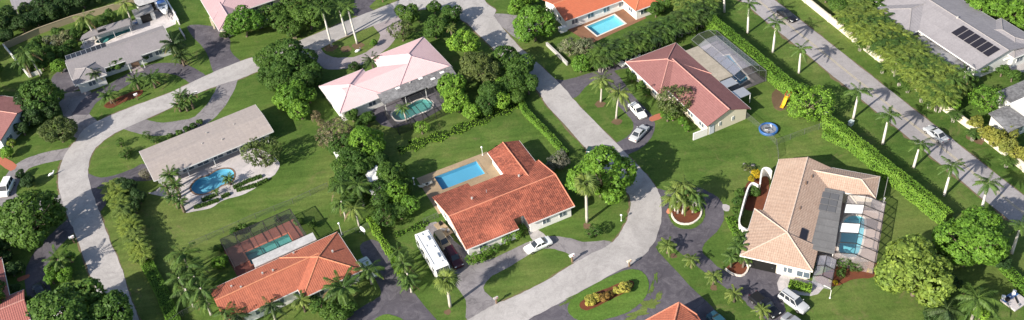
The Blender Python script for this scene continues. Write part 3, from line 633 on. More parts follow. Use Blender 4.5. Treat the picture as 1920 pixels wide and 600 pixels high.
# --- orange tile house
h = House('tiled_house', 'white house with long orange tile roof, white lean-to and dark pool enclosure', 'orange', 'wall_white', 'tile_orange', 'ridge_orange')
h.wing(0, 17.5, -8.2, 0, 'u', 2.6, 3.95, ('gable', 'gable'), 'sw')
h.wing(11.9, 22.1, -10.3, -.02, 'u', 2.6, 4.25, ('hip', 'hip'), 'es')
h.flat([(7.8, .1, .1), (18.5, .1, .1), (18.6, 2.1), (7.9, 2.1)], 2.78, 'roof_slab', posts=((8, 2), (11.5, 2), (15, 2), (18.4, 2)))
for u_, n_, z in ((3.2, -2.2, 3.4), (8.3, -2.6, 3.6), (9.9, -3.2, 3.8), (19.5, -4.8, 3.75), (4.4, -3.7, 3.85), (14.2, -.6, 2.95)): h.vent(u_, n_, z, (.28, .28, .4), 'block')
h.door((11.4, -7.6), -1, 'n')

# --- gravel roofed house with the kidney pool
h = House('low_house', 'long pale house under one low pinkish gravel roof beside kidney pool', 'gravel', 'wall_pale', 'roof_gravel', 'ridge_pale')
h.wing(0, 22.9, 0, 10, 'u', 2.6, 3.15, ('gable', 'gable'), 'w', walls=False, caps=False)
MB().prism([(.7, 2.0), (22.2, 2.0), (22.2, 9.4), (.7, 9.4)], 0, 2.42).build('wall', 'wall_pale', h.root)
f = MB()
for (a, b_) in (((0, -.03, 2.5), (22.9, -.03, 2.5)), ((-.03, 0, 2.5), (-.03, 5, 3.05)), ((-.03, 5, 3.05), (-.03, 10, 2.5)), ((22.93, 0, 2.5), (22.93, 5, 3.05)), ((22.93, 5, 3.05), (22.93, 10, 2.5))): f.seg(a, b_, .05, .18)
f.build('fascia', 'trim_white', h.root)
for u_ in (3.5, 6.4, 9.2, 12.0, 14.8, 17.6, 20.2): h.window((u_, 2.0), -1, 'n', 1.15, 1.9, 2.2, 'sliding_door')
for u_ in (1.0, 6.0, 11, 16, 21.5): MB().box((u_, .35, 1.22), (.12, .12, 2.44)).build('post', 'trim_white', h.root)
for u_, n_ in ((10.5, 4.2), (14, 3.1), (17.3, 6), (12.2, 6.8)): h.vent(u_, n_, 3.05, (.22, .22, .35), 'block')

# --- grey shingle house with the boat
h = House('low_house', 'grey shingle roofed house with entry porch, garden wall and narrow pool', 'shingle', 'wall_pale', 'roof_shingle', 'ridge_grey')
zr_ = 3.5
h.i = 0
rf = h.roof([[(-.3, -7.0, 2.6), (20.6, -7.0, 2.6), (20.8, -1.6, zr_), (-.3, -1.6, zr_)], [(8.6, .9, 3.0), (8.6, -1.6, zr_), (20.8, -1.6, zr_), (20.8, .9, 3.0)], [(-.3, -.4, 3.3), (-.3, -1.6, zr_), (8.6, -1.6, zr_), (8.6, -.4, 3.3)], [(10.7, -8.2, 2.4), (14.0, -8.2, 2.4), (14.0, -7, 2.6), (10.7, -7, 2.6)]])
h.cap(rf, (-.3, -1.6, zr_), (20.8, -1.6, zr_), .08)
MB().prism([(.3, -6.4), (20.1, -6.4), (20.1, .5), (9, .5), (9, -.9), (.3, -.6)], 0, 2.44).build('wall', 'wall_pale', h.root)
f = MB(); f.seg((-.3, -7.03, 2.5), (10.7, -7.03, 2.5), .05, .18); f.seg((14.0, -7.03, 2.5), (20.6, -7.03, 2.5), .05, .18); f.seg((-.33, -7, 2.5), (-.33, -1.6, 3.4), .05, .18); f.seg((20.83, -7, 2.5), (20.83, -1.6, 3.4), .05, .18); f.seg((20.83, -1.6, 3.4), (20.83, .9, 2.95), .05, .18); f.build('fascia', 'trim_white', h.root)
h.i = 2; h.wing(-.2, 6.3, -9.7, -3.2, 'u', 2.55, 3.65, ('hip', 'hip'), 'es')
for u_ in (7.5, 9.4, 15.5, 17.6, 19.2): h.window((u_, -6.4), -1, 'n')
h.door((12.3, -6.4), -1, 'n', 1.6, 2.1, 'trim_brown')
for u_ in (10.9, 13.8): MB().box((u_, -8.0, 1.12), (.16, .16, 2.24)).build('post', 'trim_white', h.root)
for k in range(8):                                  # framed dark screen bays along the pool side
    u_ = .1 + k * 1.05
    MB().slab([(u_, 1.7, 3.05), (u_ + .97, 1.7, 3.05), (u_ + .97, -.42, 3.2), (u_, -.42, 3.2)], .04).build('screen_panel', 'solar', h.root)
    MB().seg((u_ - .04, 1.7, 3.09), (u_ - .04, -.42, 3.25), .08, .08).build('screen_frame', 'alu', h.root)
MB().seg((0, 1.75, 3.05), (8.6, 1.75, 3.05), .08, .08).build('screen_frame', 'alu', h.root)
for k in range(5): MB().box((.1 + k * 2.1, 1.75, 1.5), (.08, .08, 3.0)).build('post', 'alu', h.root)

# --- silver roofed house with the solar panels
h = House('low_house', 'long silver metal roofed house with row of solar panels', 'silver', 'wall_pale', 'roof_silver', 'ridge_grey')
h.wing(2.4, 16.6, -14.6, 22, 'n', 2.8, 4.35, ('gable', 'gable'), 'w')
h.wing(-.1, 11, .3, 10.5, 'u', 2.8, 4.0, ('hip', 'gable'), 'ws')
h.flat([(-.4, -12.5), (2.55, -12.5), (2.55, -.9), (-.4, -.9)], 2.35, 'roof_old_and_shade', posts=((-.2, -12.3), (-.2, -8.5), (-.2, -4.7), (-.2, -1.1)))  # apron roof: darker roof colour stands in for the shade lying on it
sl = 1.55 / 7.1
for k in range(6):
    n0 = -13.4 + k * 1.55; u1_, u2_ = 5.9, 8.6; zz = lambda u: 2.8 + sl * (u - 2.4) + .12
    MB().slab([(u1_, n0, zz(u1_)), (u2_, n0, zz(u2_)), (u2_, n0 + 1.36, zz(u2_)), (u1_, n0 + 1.36, zz(u1_))], .06).build('solar_panel', 'solar', h.root)
h.vent(9.4, -2, 4.45, (.3, .3, .5), 'block'); h.vent(7.4, 8, 4.2, (.3, .3, .5), 'block')
FRAME['silver_annex'] = ((93.4, 148.9), 21.7)
h2 = House('low_house', 'small pale grey hipped roof building behind the solar panel house', 'silver_annex', 'wall_pale', 'roof_silver', 'ridge_grey')
h2.wing(-1.2, 6.4, -4.0, 6.6, 'n', 2.8, 3.7, ('hip', 'hip'), 's')
MB().seg((-2.2, -2.6, 2.0), (2.4, -3.2, 2.0), .5, .2).build('awning', 'wall_white', h2.root)

# --- coral roofed house
h = House('tiled_house', 'white house with smooth coral tile roof around a brick pool deck', 'coral', 'wall_white', 'tile_coral', 'ridge_orange')
h.wing(-.2, 16, 0, 10, 'u', 2.6, 4.1, ('gable', 'gable'), 's')
h.wing(13.5, 21.5, -5, 9, 'n', 2.6, 4.05, ('hip', 'gable'), 'ws')
h.window((.3, 3.4), -1, 'u', wid=1.3); h.window((.3, 6.5), -1, 'u', wid=1.3)
MB().box((-.6, .6, .55), (1.6, 1.0, 1.1)).build('pump_housing', 'trim_white', h.root)
# --- lilac pink roofed house
h = House('tiled_house', 'house with dusty lilac pink roof behind the leafy street trees', 'lilac', 'wall_cream', 'tile_lilac', 'ridge_pink', over=.6)
h.wing(0, 26, 4.8, 15, 'u', 2.6, 4.1, ('hip', 'hip'), 's')
h.wing(0.02, 6.2, 0, 9.5, 'n', 2.6, 3.6, ('hip', 'gable'), 'es')
for n_ in (1.6, 3.2): MB().box((-.1, n_ + 4, 1.1), (.3, .3, 2.2)).build('post', 'wall_cream', h.root)
# --- dusty red house at the lower corner
h = House('tiled_house', 'dusty red tile roofs beside the dark curved drive', 'corner', 'wall_white', 'tile_dusty', 'ridge_rose')
h.wing(-12, -2.3, -4, 17, 'n', 2.6, 4.1, ('gable', 'hip'), 'e')
h.wing(-10, 0, 0, 7.2, 'u', 2.6, 3.7, ('gable', 'gable'), 'n')
h.window((-.54, 2.2), 1, 'u', wid=1.2); h.window((-.54, 5), 1, 'u', wid=1.2)
# --- red roofed house with a bluish gable by the white van
o_ = P(32, 213, 4.2); FRAME['gableend'] = ((o_.x, o_.y), -21)
h = House('tiled_house', 'red tiled roof house with bluish white gable wall', 'gableend', 'wall_blue', 'tile_rose', 'ridge_rose', over=.25)
h.wing(-16, 0, -6.2, 6.2, 'u', 2.5, 4.2, ('gable', 'gable'), 's')
h.window((-.25, -4.0), 1, 'u', 1.3, 1.1, 1.6); h.window((-.25, -.4), 1, 'u', 1.5, .6, .6)
# --- orange hipped roof at the lower edge
A, L_, Cc = P(1273, 567, 3.9), P(1206, 603, 2.6), P(1307, 590, 2.6)
rdir = (P(1255, 640, 3.9) - A); rdir.z = 0; rdir = rdir.normalized() * 12
o_ = (A + rdir * .5); FRAME['lower'] = ((o_.x, o_.y), 0)
h = House('tiled_house', 'orange tile roof with a dark ridge line beside the shaded asphalt drive', 'lower', 'wall_white', 'tile_orange', 'ridge_red')
q = lambda p: (p.x - o_.x, p.y - o_.y, p.z)
C2 = P(1318, 606, 2.6)
rf = h.roof([[q(A), q(L_), q(L_ + rdir), q(A + rdir)], [q(A), q(A + rdir), q(C2 + rdir * .9), q(C2), q(Cc)][0:5]])
h.cap(rf, q(A), q(A + rdir), .14); h.cap(rf, q(A), q(Cc), .1); h.cap(rf, q(A), q(L_), .1)
MB().prism([(p[0] * .9, p[1] * .92) for p in (q(L_), q(Cc), q(C2), q(C2 + rdir * .85), q(L_ + rdir * .95))], 0, 2.35).build('wall', 'wall_white', h.root)
# --- flat pale roofs beyond the boundary wall
h = House('low_house', 'low building with white and weathered grey flat roofs past the boundary wall', 'flat', 'wall_pale', 'roof_silver', 'ridge_pale')
h.flat([(.9, -3.6), (9, -3.6), (9, .6, .5), (.9, .6, .5)], 2.8, 'trim_white', name='roof'); h.flat([(1.6, .75), (10, .75), (10, 4.4), (1.6, 4.4)], 2.9, 'roof_old_and_shade', name='roof'); h.flat([(-4.4, -4.4), (.75, -4.4), (.75, 1.0), (-3.4, 1.0)], 2.7, 'roof_old_and_shade', name='roof')
MB().prism([(-3.2, -4), (8.6, -3.3), (8.6, 4.0), (2, 4.0), (2, .6), (-3.0, .6)], 0, 2.5).build('wall', 'wall_pale', h.root)
h.window((-1, -3.86), -1, 'n'); h.window((4, -3.55), -1, 'n')
# --- carport roof in the top corner
o_ = P(25, 19, 2.6); FRAME['carport'] = ((o_.x, o_.y), 24)
h = House('open_carport', 'pale ribbed roof on posts among dark trees in the garden beyond the tan wall', 'carport', 'wall_pale', 'roof_silver', 'ridge_pale')
h.root['category'] = 'carport'
h.wing(0, 12, 0, 9, 'u', 2.6, 3.2, ('gable', 'gable'), '', walls=False)
for u_ in (.5, 3.5, 6.5, 9.5):
    for n_ in (.4, 8.5): MB().box((u_, n_, 1.24), (.18, .18, 2.48)).build('post', 'wall_white', h.root)
MB().box((8, 5, 1.2), (6, 5, 2.4)).build('wall', 'wall_pale', h.root)
# --- cabana behind the narrow pool
o_ = P(150, 76, 2.4); FRAME['cabana'] = ((o_.x, o_.y), 24)
h = House('pool_cabana', 'long low grey cabana roof with dark opening beside narrow pool', 'cabana', 'wall_pale', 'roof_shingle', 'ridge_grey', over=.3)
h.root['category'] = 'cabana'
h.flat([(0, .2), (10.8, -.3), (11.4, 2.6), (3.0, 2.9), (.8, 1.8)], 2.4, 'roof_shingle', .12, 'roof', ((.3, .4), (3.6, .3), (7, .2), (10.5, 0), (10.9, 2.3)))
MB().box((6.5, 2.4, 1.1), (8.2, .12, 2.2)).build('wall', 'wall_pale', h.root); MB().box((4.9, 1.1, 2.44), (1.7, 1.0, .06)).build('skylight', 'black', h.root)
o_ = P(253, 33, 2.2); FRAME['store'] = ((o_.x, o_.y), 24)
h = House('garden_store', 'square grey flat roofed garden store beside the boat', 'store', 'wall_pale', 'roof_old_and_shade', 'ridge_grey')
h.root['category'] = 'shed'
h.flat([(0, 0), (4.4, 0), (4.4, 3.4), (0, 3.4)], 2.3, 'roof_old_and_shade', name='roof'); MB().prism([(.2, .3), (4.2, .3), (4.2, 3.2), (.2, 3.2)], 0, 2.14).build('wall', 'wall_pale', h.root)
h.door((2.2, .3), -1, 'n', 2.2, 1.9, 'black', 'opening')
o_ = P(256, 12, 2.4); FRAME['back'] = ((o_.x, o_.y), 24)
h = House('garden_store', 'white roofed outbuilding with dark doorways behind the boat', 'back', 'wall_white', 'roof_slab', 'ridge_grey')
h.root['category'] = 'shed'
h.wing(0, 4.6, 0, 4.5, 'u', 2.4, 2.9, ('gable', 'gable'), '', over=.2)
for u_ in (1.2, 3.2): h.door((u_, .2), -1, 'n', 1.3, 2.0, 'black', 'opening')
for (a_, b_, sz, lab) in ((700, 326, (2.6, 3.2), 'small white roofed shed among the trees beside vine hedge'), (708, 362, (2.0, 2.4), 'tiny grey lean-to tucked under the trees below the white shed'), (637, 290, (1.6, 2.0), 'little white hut beneath the bare brown canopy')):
    p = P(a_, b_, 2.2); t = thing('garden_shed', lab, 'shed', (p.x, p.y, 0), R(24))
    MB().box((0, 0, 1.0), (sz[0] - .3, sz[1] - .3, 2.0)).build('wall', 'wall_pale', t)
    MB().slab([(-sz[0] / 2, -sz[1] / 2, 2.1), (sz[0] / 2, -sz[1] / 2, 2.1), (sz[0] / 2, sz[1] / 2, 2.45), (-sz[0] / 2, sz[1] / 2, 2.45)], .1).build('roof', 'trim_white', t)
    MB().box((0, -sz[1] / 2 + .13, .9), (.8, .06, 1.7)).build('door', 'trim_brown', t)

# ------------------------------------------------------------------ foliage
rng = np.random.default_rng(11)
def unit(v): return v / np.maximum(1e-6, np.linalg.norm(v, axis=1, keepdims=True))
def leaf_cards(pts, nor, size, aspect=.55, jit=.7, rg=rng):
    n = len(pts); nn = unit(nor + jit * rg.normal(size=(n, 3)))
    t = unit(np.cross(nn, rg.normal(size=(n, 3)))); b = np.cross(nn, t)
    L = (size * rg.uniform(.65, 1.3, (n, 1))) / 2; W = L * aspect
    v = np.stack([pts - t * L, pts + b * W - nn * W * .25, pts + t * L, pts - b * W - nn * W * .25], 1).reshape(-1, 3)
    return v
def cards_mesh(name, v, mat):
    me = bpy.data.meshes.new(name); k = len(v)
    me.vertices.add(k); me.vertices.foreach_set('co', v.astype(np.float32).ravel())
    me.loops.add(k); me.loops.foreach_set('vertex_index', np.arange(k, dtype=np.int32))
    me.polygons.add(k // 4); me.polygons.foreach_set('loop_start', np.arange(0, k, 4, dtype=np.int32)); me.polygons.foreach_set('loop_total', np.full(k // 4, 4, dtype=np.int32))
    me.update(); me.validate(); me.materials.append(MATS[mat]); return me
def sphere_pts(n, rg): return unit(rg.normal(size=(n, 3)))
def crown_cards(r, seed, loose=0.0, flat=.82, clump=None, leaf=None, per=11):
    rg = np.random.default_rng(seed); k = int(rg.integers(11, 16)); out = []
    lob = sphere_pts(k * 3, rg); lob = lob[lob[:, 2] > -.5][:k]
    lc = lob * rg.uniform(.42, .66, (len(lob), 1)); lr = rg.uniform(.30, .46, len(lob))
    lc = np.vstack([lc, [[0, 0, .1]]]); lr = np.append(lr, .55)
    clump = clump or max(.30, .10 * r); leaf = leaf or clump * .72
    for i in range(len(lc)):
        a = 4 * math.pi * (lr[i] * r) ** 2; n = int(a / (clump ** 2 * 1.45) * (1 - .35 * loose))
        d = sphere_pts(n, rg); c = lc[i] + d * lr[i] * rg.uniform(.86, 1.06 + .12 * loose, (n, 1))
        keep = np.ones(n, bool)
        for j in range(len(lc)):
            if j != i: keep &= np.linalg.norm(c - lc[j], axis=1) > lr[j] * .88
        keep &= (c[:, 2] > -.72); c, d = c[keep], d[keep]
        if not len(c): continue
        nrm = unit(d + np.array([0, 0, .35])); m_ = per
        cc = np.repeat(c * r, m_, 0); nn = np.repeat(nrm, m_, 0); off = rg.normal(size=cc.shape) * clump * .42
        off -= nn * np.sum(off * nn, 1, keepdims=True) * .5
        bul = clump * .30 - np.linalg.norm(off, axis=1, keepdims=True) * .35
        out.append(leaf_cards(cc + off + nn * bul, nn + off * .9 / clump, leaf, .62, .42, rg))
    v = np.vstack(out); v[:, 2] *= flat; return v
def trunk_mesh(r, h, seed, mat='bark'):
    rg = random.Random(seed); b = MB(); w_ = .09 + .03 * r; top = Vector((rg.uniform(-.2, .2) * r, rg.uniform(-.2, .2) * r, -.05 * r))
    base = Vector((0, 0, -h)); fork = base.lerp(top, .55)
    b.tube([base, base.lerp(fork, .08), base.lerp(fork, .5), fork], [w_ * 1.5, w_ * 1.05, w_ * .9, w_ * .8], 8)
    for k in range(7):
        a = k * .9 + rg.random(); e = Vector((math.cos(a) * r * .62, math.sin(a) * r * .62, rg.uniform(-.05, .5) * r))
        b.tube([fork, fork.lerp(e, .45) + Vector((0, 0, .08 * r)), e], [w_ * .6, w_ * .38, w_ * .1], 6)
    me = b.mesh('trunk'); me.materials.append(MATS[mat]); return me
# a few crowns of each size, shared by the trees below
SIZES = (1.1, 2.0, 3.2, 4.6, 6.4); CROWN = {}
def crown_variant(r, style, seed):
    s = min(range(len(SIZES)), key=lambda i: abs(math.log(SIZES[i] / r))); key = (s, style, seed)
    if key not in CROWN:
        rs = SIZES[s]; c = {0: .26, 1: .36, 2: .46, 3: .56, 4: .68}[s]
        if style == 'fine': v = crown_cards(rs, seed * 7 + s, .1, .84, c * .72, c * .62, 13)
        elif style == 'loose': v = crown_cards(rs, seed * 7 + s + 50, .9, .9, c * 1.05, c * .68, 11)
        else: v = crown_cards(rs, seed * 7 + s + 90, 0, .84, c, c * .84, 13)
        me = cards_mesh('crown', v, 'leaf_mid'); hh = rs * .70 + .8
        CROWN[key] = (rs, me, trunk_mesh(rs, hh, seed * 13 + s), hh)
    return CROWN[key]
tcount = [0]
def tree(pxx, pyy, rpx, leafm, label, group=None, style='std', name='broadleaf_tree', cat='tree', low=0.0, rz=None, tall=1.0):
    tcount[0] += 1; k = tcount[0]
    r = rpx / ppm(pxx, pyy, 4); rs, me, tm, hh = crown_variant(r, style, 1 + k % 3)
    s = r / rs * 1.13; zc = r * .70 + .8 - low; zc = max(zc, r * .42)
    p = P(pxx, pyy, zc)
    t = thing(name, label, cat, (p.x, p.y, 0), rz if rz is not None else (k * 2.399) % 6.283, group)
    c = override(link('crown', me, t), leafm); c.location = (0, 0, zc); c.scale = (s, s, s * tall)
    tr = link('trunk', tm, t, True); tr.location = (0, 0, zc); tr.scale = (s, s, zc / hh)
    return t
def trees(label, leafm, pts, style='std', group=None, **kw):
    group = label if len(pts) > 1 and not group else group
    if len(pts) > 1:
        for a_, b_ in (('trees', 'tree'), ('shrubs', 'shrub'), ('bushes', 'bush'), ('crotons', 'croton'), ('clumps', 'clump')):
            if a_ in label: label = label.replace(a_, b_, 1); break
    for q in pts: tree(q[0], q[1], q[2], leafm, label, group, style, **kw)

G_ = None
# specimen trees
trees('large round dense green tree at the bend between red roofed house and street', 'leaf_bright', [(1127, 331, 60)], 'std')
trees('large round yellow green tree on the lawn behind the caged pool', 'leaf_yellow', [(1722, 515, 68)], 'std')
trees('large spreading dark green tree beside the yellow green one by the long hedge', 'leaf_bright', [(1817, 457, 70)], 'fine')
trees('round full green tree at the corner near the coral roofed house', 'leaf_bright', [(1002, 47, 40)], 'std')
trees('airy bright green tree beside the yellow slide', 'leaf_lime', [(1518, 192, 38)], 'loose')
trees('reddish green flowering tree pressed against the rose roofed house', 'leaf_olive', [(1264, 186, 32)], 'loose', tall=1.15)
trees('big leafy tree over the lawn opposite the white van', 'leaf_mid', [(62, 412, 58)], 'std')
trees('big leafy trees overhanging the end of the street', 'leaf_mid', [(135, 580, 64), (212, 588, 48)], 'std')
trees('white flecked tree at the patio end of the gravel roofed house', 'leaf_olive', [(493, 287, 34)], 'loose', tall=1.1)
trees('bright bushy tree covering the front of the lilac roofed house', 'leaf_bright', [(455, 42, 36)], 'std')
trees('dark trees crowding the street front beside the lilac roofed house', 'leaf_mid', [(512, 30, 32), (548, 15, 30), (578, 32, 30), (598, 10, 24), (540, 50, 24)], 'fine')
trees('tall mixed trees between the gravel roofed and pink roofed houses', 'leaf_mid', [(535, 104, 36), (512, 125, 26), (562, 118, 32), (528, 150, 28), (566, 155, 24), (498, 108, 22), (500, 142, 20), (585, 140, 22), (540, 125, 30)], 'fine')
trees('lighter trees at the garden end of the tall mixed clump', 'leaf_bright', [(548, 178, 28), (562, 205, 22), (530, 190, 20), (578, 178, 16)], 'std')
trees('bare looking brown grey canopy tree behind the pink roofed house', 'leaf_brown', [(624, 250, 32)], 'loose')
trees('bright green tree beside the bare brown canopy', 'leaf_bright', [(688, 268, 34)], 'std')
trees('leafy trees crowded around the small white shed', 'leaf_mid', [(735, 330, 30), (722, 352, 24), (690, 312, 20), (680, 352, 18), (715, 378, 20), (750, 395, 18), (758, 350, 18)], 'fine')
trees('leafy trees packed below the bare brown canopy', 'leaf_mid', [(662, 292, 28), (655, 328, 24), (712, 300, 18), (640, 272, 24), (645, 308, 24), (668, 322, 22), (662, 365, 22), (632, 345, 18)], 'fine')
trees('bright trees beside the sandy pool deck corner', 'leaf_bright', [(742, 358, 24), (770, 382, 20)], 'std')
trees('low tree on the shady lawn below the white shed', 'leaf_mid', [(722, 405, 22)], 'loose')
trees('small loose tree on the lawn behind the rounded green pool', 'leaf_lime', [(790, 238, 13)], 'loose')
trees('round dark trees lining the street behind the pink roofed house', 'leaf_mid', [(763, 27, 22), (815, 52, 24), (848, 28, 20), (813, 15, 14)], 'fine')
trees('rusty leaved tree beside the paver drive', 'leaf_olive', [(753, 58, 22)], 'loose')
trees('bright yellow green tree at the corner of the pink roof by the street', 'leaf_lime', [(869, 83, 30)], 'std')
trees('olive crowned tree between the pink roof and the straight street', 'leaf_olive', [(902, 132, 38)], 'fine')
trees('deep green trees along the straight street side hedge', 'leaf_mid', [(948, 115, 30), (978, 128, 28), (990, 158, 22), (925, 175, 26), (962, 155, 26), (912, 195, 20), (970, 180, 16)], 'fine')
trees('bright green trees leaning over the weathered patio roof', 'leaf_lime', [(846, 163, 27), (858, 190, 26), (938, 160, 18), (940, 188, 18), (885, 207, 18)], 'std')
trees('pale silvery screw pine clumps by the low concrete wall', 'leaf_silver', [(1067, 88, 19), (1097, 86, 20)], 'loose')
trees('leafy shrubs at the street end of the tall palm screen', 'leaf_bright', [(1088, 118, 20), (1112, 112, 16)], 'std')
trees('rounded tree on the lawn below the garden wall corner', 'leaf_mid', [(78, 182, 36)], 'std')
trees('wide bush with yellowish tips beside the worn driveway', 'leaf_olive', [(108, 243, 32)], 'fine')
trees('dark trees shading the corner behind the bluish gable', 'leaf_dark', [(62, 212, 24), (95, 205, 20), (45, 192, 20), (40, 240, 14)], 'fine')
trees('dark trees massed beyond the tan garden wall', 'leaf_dark', [(6, 38, 28), (38, 42, 22), (66, 32, 20), (95, 22, 20), (122, 10, 20), (152, -2, 20), (182, -12, 20), (80, 8, 20), (8, 66, 16), (108, 2, 18), (50, 20, 16)], 'fine')
trees('grey green shrubs in the walled garden of the shingle house', 'leaf_silver', [(125, 68, 13), (108, 75, 12), (88, 75, 10)], 'loose')
trees('dark shrubs in the walled garden of the shingle house', 'leaf_mid', [(140, 62, 14), (80, 100, 16), (62, 92, 14), (100, 95, 12), (190, 40, 12), (205, 28, 12), (150, 52, 12), (172, 46, 12), (108, 60, 11), (70, 78, 12)], 'fine')
trees('dark shrubs filling the garden corner inside the white wall', 'leaf_mid', [(60, 112, 14), (76, 118, 13), (95, 110, 13), (120, 96, 13), (132, 84, 12), (45, 122, 9)], 'fine')
trees('round green bush at the west end of the shingle house', 'leaf_bright', [(110, 123, 14)], 'std')
trees('dense bushes along the front of the shingle house', 'leaf_mid', [(205, 125, 12), (222, 120, 13), (232, 108, 9), (275, 104, 8)], 'fine')
trees('shrubs at the top lawn corner of the junction', 'leaf_bright', [(972, 8, 22), (990, -8, 20)], 'std')
trees('trees beyond the silver roofed house', 'leaf_bright', [(1832, 12, 24), (1868, 14, 26), (1902, 22, 24), (1850, -12, 24), (1815, -8, 20), (1925, 45, 18)], 'std')
trees('airy grey green tree beside the low flat roofs', 'leaf_bright', [(1856, 188, 30)], 'loose')
trees('dark trees at the upper end of the white boundary wall', 'leaf_mid', [(1575, 8, 20), (1598, -6, 22), (1640, -2, 22), (1655, 18, 16), (1550, -12, 18)], 'fine')
trees('yellow leaved shrubs spilling over the white boundary wall', 'leaf_tip', [(1828, 228, 15), (1848, 248, 15), (1868, 258, 19), (1890, 272, 19), (1912, 288, 18), (1895, 250, 14)], 'std')
trees('dark shrubs below the big dark green tree', 'leaf_dark', [(1772, 470, 20), (1785, 530, 18), (1880, 490, 16), (1752, 590, 18)], 'fine')
trees('low bright bush among the palms below the big dark tree', 'leaf_lime', [(1838, 588, 15)], 'std')
trees('yellow flowering bush outside the white court wall', 'leaf_gold', [(1417, 326, 9), (1410, 336, 7)], 'std', name='flowering_bush', cat='bush')
trees('clipped round bushes along the white court wall', 'leaf_mid', [(1386, 362, 10), (1382, 377, 9), (1381, 395, 10), (1384, 410, 9)], 'fine', name='clipped_bush', cat='bush', low=.6)
trees('round bush inside the red mulched court', 'leaf_mid', [(1415, 358, 11)], 'fine', name='clipped_bush', cat='bush', low=.5)
trees('clipped ball bush in the crook of the paver drive', 'leaf_dark', [(663, 125, 11)], 'fine', name='clipped_bush', cat='bush', low=.6)
trees('round dark bush at the garage corner of lilac roofed house', 'leaf_dark', [(421, 65, 9)], 'fine', name='clipped_bush', cat='bush', low=.6)
trees('bright round shrub beside the dark pool enclosure', 'leaf_bright', [(413, 492, 16)], 'std', name='shrub', cat='shrub', low=.4)
trees('shrubs at the fenced edge of the dark pool enclosure', 'leaf_mid', [(440, 435, 10), (455, 425, 9), (410, 465, 9), (560, 415, 9), (585, 420, 9), (520, 410, 7)], 'fine', name='shrub', cat='shrub', low=.5)
trees('yellow shrub by the bluish gable', 'leaf_yellow', [(20, 268, 9)], 'std', name='shrub', cat='shrub', low=.4)
trees('lime green shrub beside the brick path near the bluish gable', 'leaf_lime', [(12, 286, 12)], 'std', name='shrub', cat='shrub', low=.4)
trees('dark low shrub on the lawn inside the white van loop', 'leaf_dark', [(52, 340, 14), (38, 326, 9)], 'fine', name='shrub', cat='shrub', low=.5)
trees('pale flowering shrub beside the gravel roof corner', 'leaf_grey', [(272, 326, 11)], 'loose', name='shrub', cat='shrub', low=.3)
trees('dark bushes behind the yellow tipped palm screen', 'leaf_dark', [(243, 350, 16), (258, 368, 15), (250, 388, 13), (228, 345, 13)], 'fine', name='shrub', cat='shrub')
trees('leafy bushes over the front eave of the orange roofed house', 'leaf_mid', [(600, 572, 18), (622, 583, 20), (580, 560, 13), (640, 592, 18), (655, 575, 16)], 'std', name='shrub', cat='shrub')
trees('small shrubs along the gravel house front wall', 'leaf_mid', [(350, 242, 7), (362, 236, 7), (336, 248, 7), (374, 228, 6), (318, 254, 6)], 'fine', name='shrub', cat='shrub', low=.5)
trees('shrubs at the bay between the pink hips', 'leaf_bright', [(700, 80, 7)], 'std', name='shrub', cat='shrub', low=.4)
trees('dark shrubs against the rounded green pool screen', 'leaf_mid', [(688, 222, 15), (660, 215, 12), (672, 232, 10)], 'fine', name='shrub', cat='shrub')
trees('shrubs by the entry of the rose roofed house', 'leaf_mid', [(1185, 145, 9), (1203, 160, 9), (1212, 172, 8), (1240, 195, 8), (1180, 135, 7)], 'fine', name='shrub', cat='shrub', low=.5)
trees('low shrubs under the reddish flowering tree', 'leaf_bright', [(1262, 218, 11), (1280, 228, 10), (1290, 240, 8), (1245, 212, 8)], 'std', name='shrub', cat='shrub', low=.5)
trees('grassy yellow green crotons in the oval island bed', 'leaf_croton', [(1106, 563, 11), (1170, 540, 12), (1157, 545, 9), (1118, 557, 9), (1178, 534, 8)], 'fine', name='croton_bush', cat='shrub', low=.5)
trees('rusty green croton in the oval island bed', 'leaf_rust', [(1133, 556, 11), (1142, 551, 8)], 'fine', name='croton_bush', cat='shrub', low=.5)
trees('shrubs in the mulched bed below the pool cage', 'leaf_mid', [(1582, 494, 14), (1605, 500, 11), (1577, 512, 10)], 'loose', name='shrub', cat='shrub', low=.5)
trees('small golden shrubs in the mulched bed below the pool cage', 'leaf_gold', [(1630, 508, 5), (1566, 530, 5), (1557, 525, 4)], 'std', name='shrub', cat='shrub', low=.9)
trees('small shrubs on the gravel house front lawn', 'leaf_mid', [(225, 268, 9), (235, 290, 11), (242, 282, 8), (275, 255, 9), (290, 262, 8)], 'loose', name='shrub', cat='shrub', low=.5)
trees('planted shrubs along the front of the red roofed house', 'leaf_bright', [(888, 484, 13), (912, 472, 11), (928, 465, 10), (950, 446, 12), (968, 436, 13), (978, 428, 9), (902, 484, 9)], 'loose', name='shrub', cat='shrub', low=.4)
trees('leafy shrub around the shaggy palm on the bend lawn', 'leaf_mid', [(1117, 432, 14), (1105, 438, 9)], 'loose', name='shrub', cat='shrub', low=.5)
trees('lemon leaved bush beside the pale boundary wall palms', 'leaf_lime', [(1788, 194, 14)], 'std', name='shrub', cat='shrub')
trees('bright shrub beside the curved street bend palm cluster', 'leaf_lime', [(1303, 392, 9)], 'std', name='shrub', cat='shrub', low=.7)
trees('shrubs at the lower left drive under the palm', 'leaf_bright', [(100, 500, 17), (95, 520, 13), (122, 515, 15), (128, 480, 12)], 'fine', name='shrub', cat='shrub')
trees('dark bushes by the dusty red roofs', 'leaf_dark', [(20, 505, 14), (35, 500, 11), (28, 540, 10), (52, 562, 8), (8, 480, 14)], 'fine', name='shrub', cat='shrub')
trees('dark trees on the shaded lawn left of the curved drive', 'leaf_dark', [(10, 455, 20), (18, 385, 12), (5, 440, 18)], 'fine')
trees('bushes between the silver roof and the yellow green palm screen', 'leaf_mid', [(1815, 160, 13), (1825, 150, 11), (1880, 130, 12), (1900, 140, 12), (1845, 130, 9), (1905, 165, 9)], 'std', name='shrub', cat='shrub')
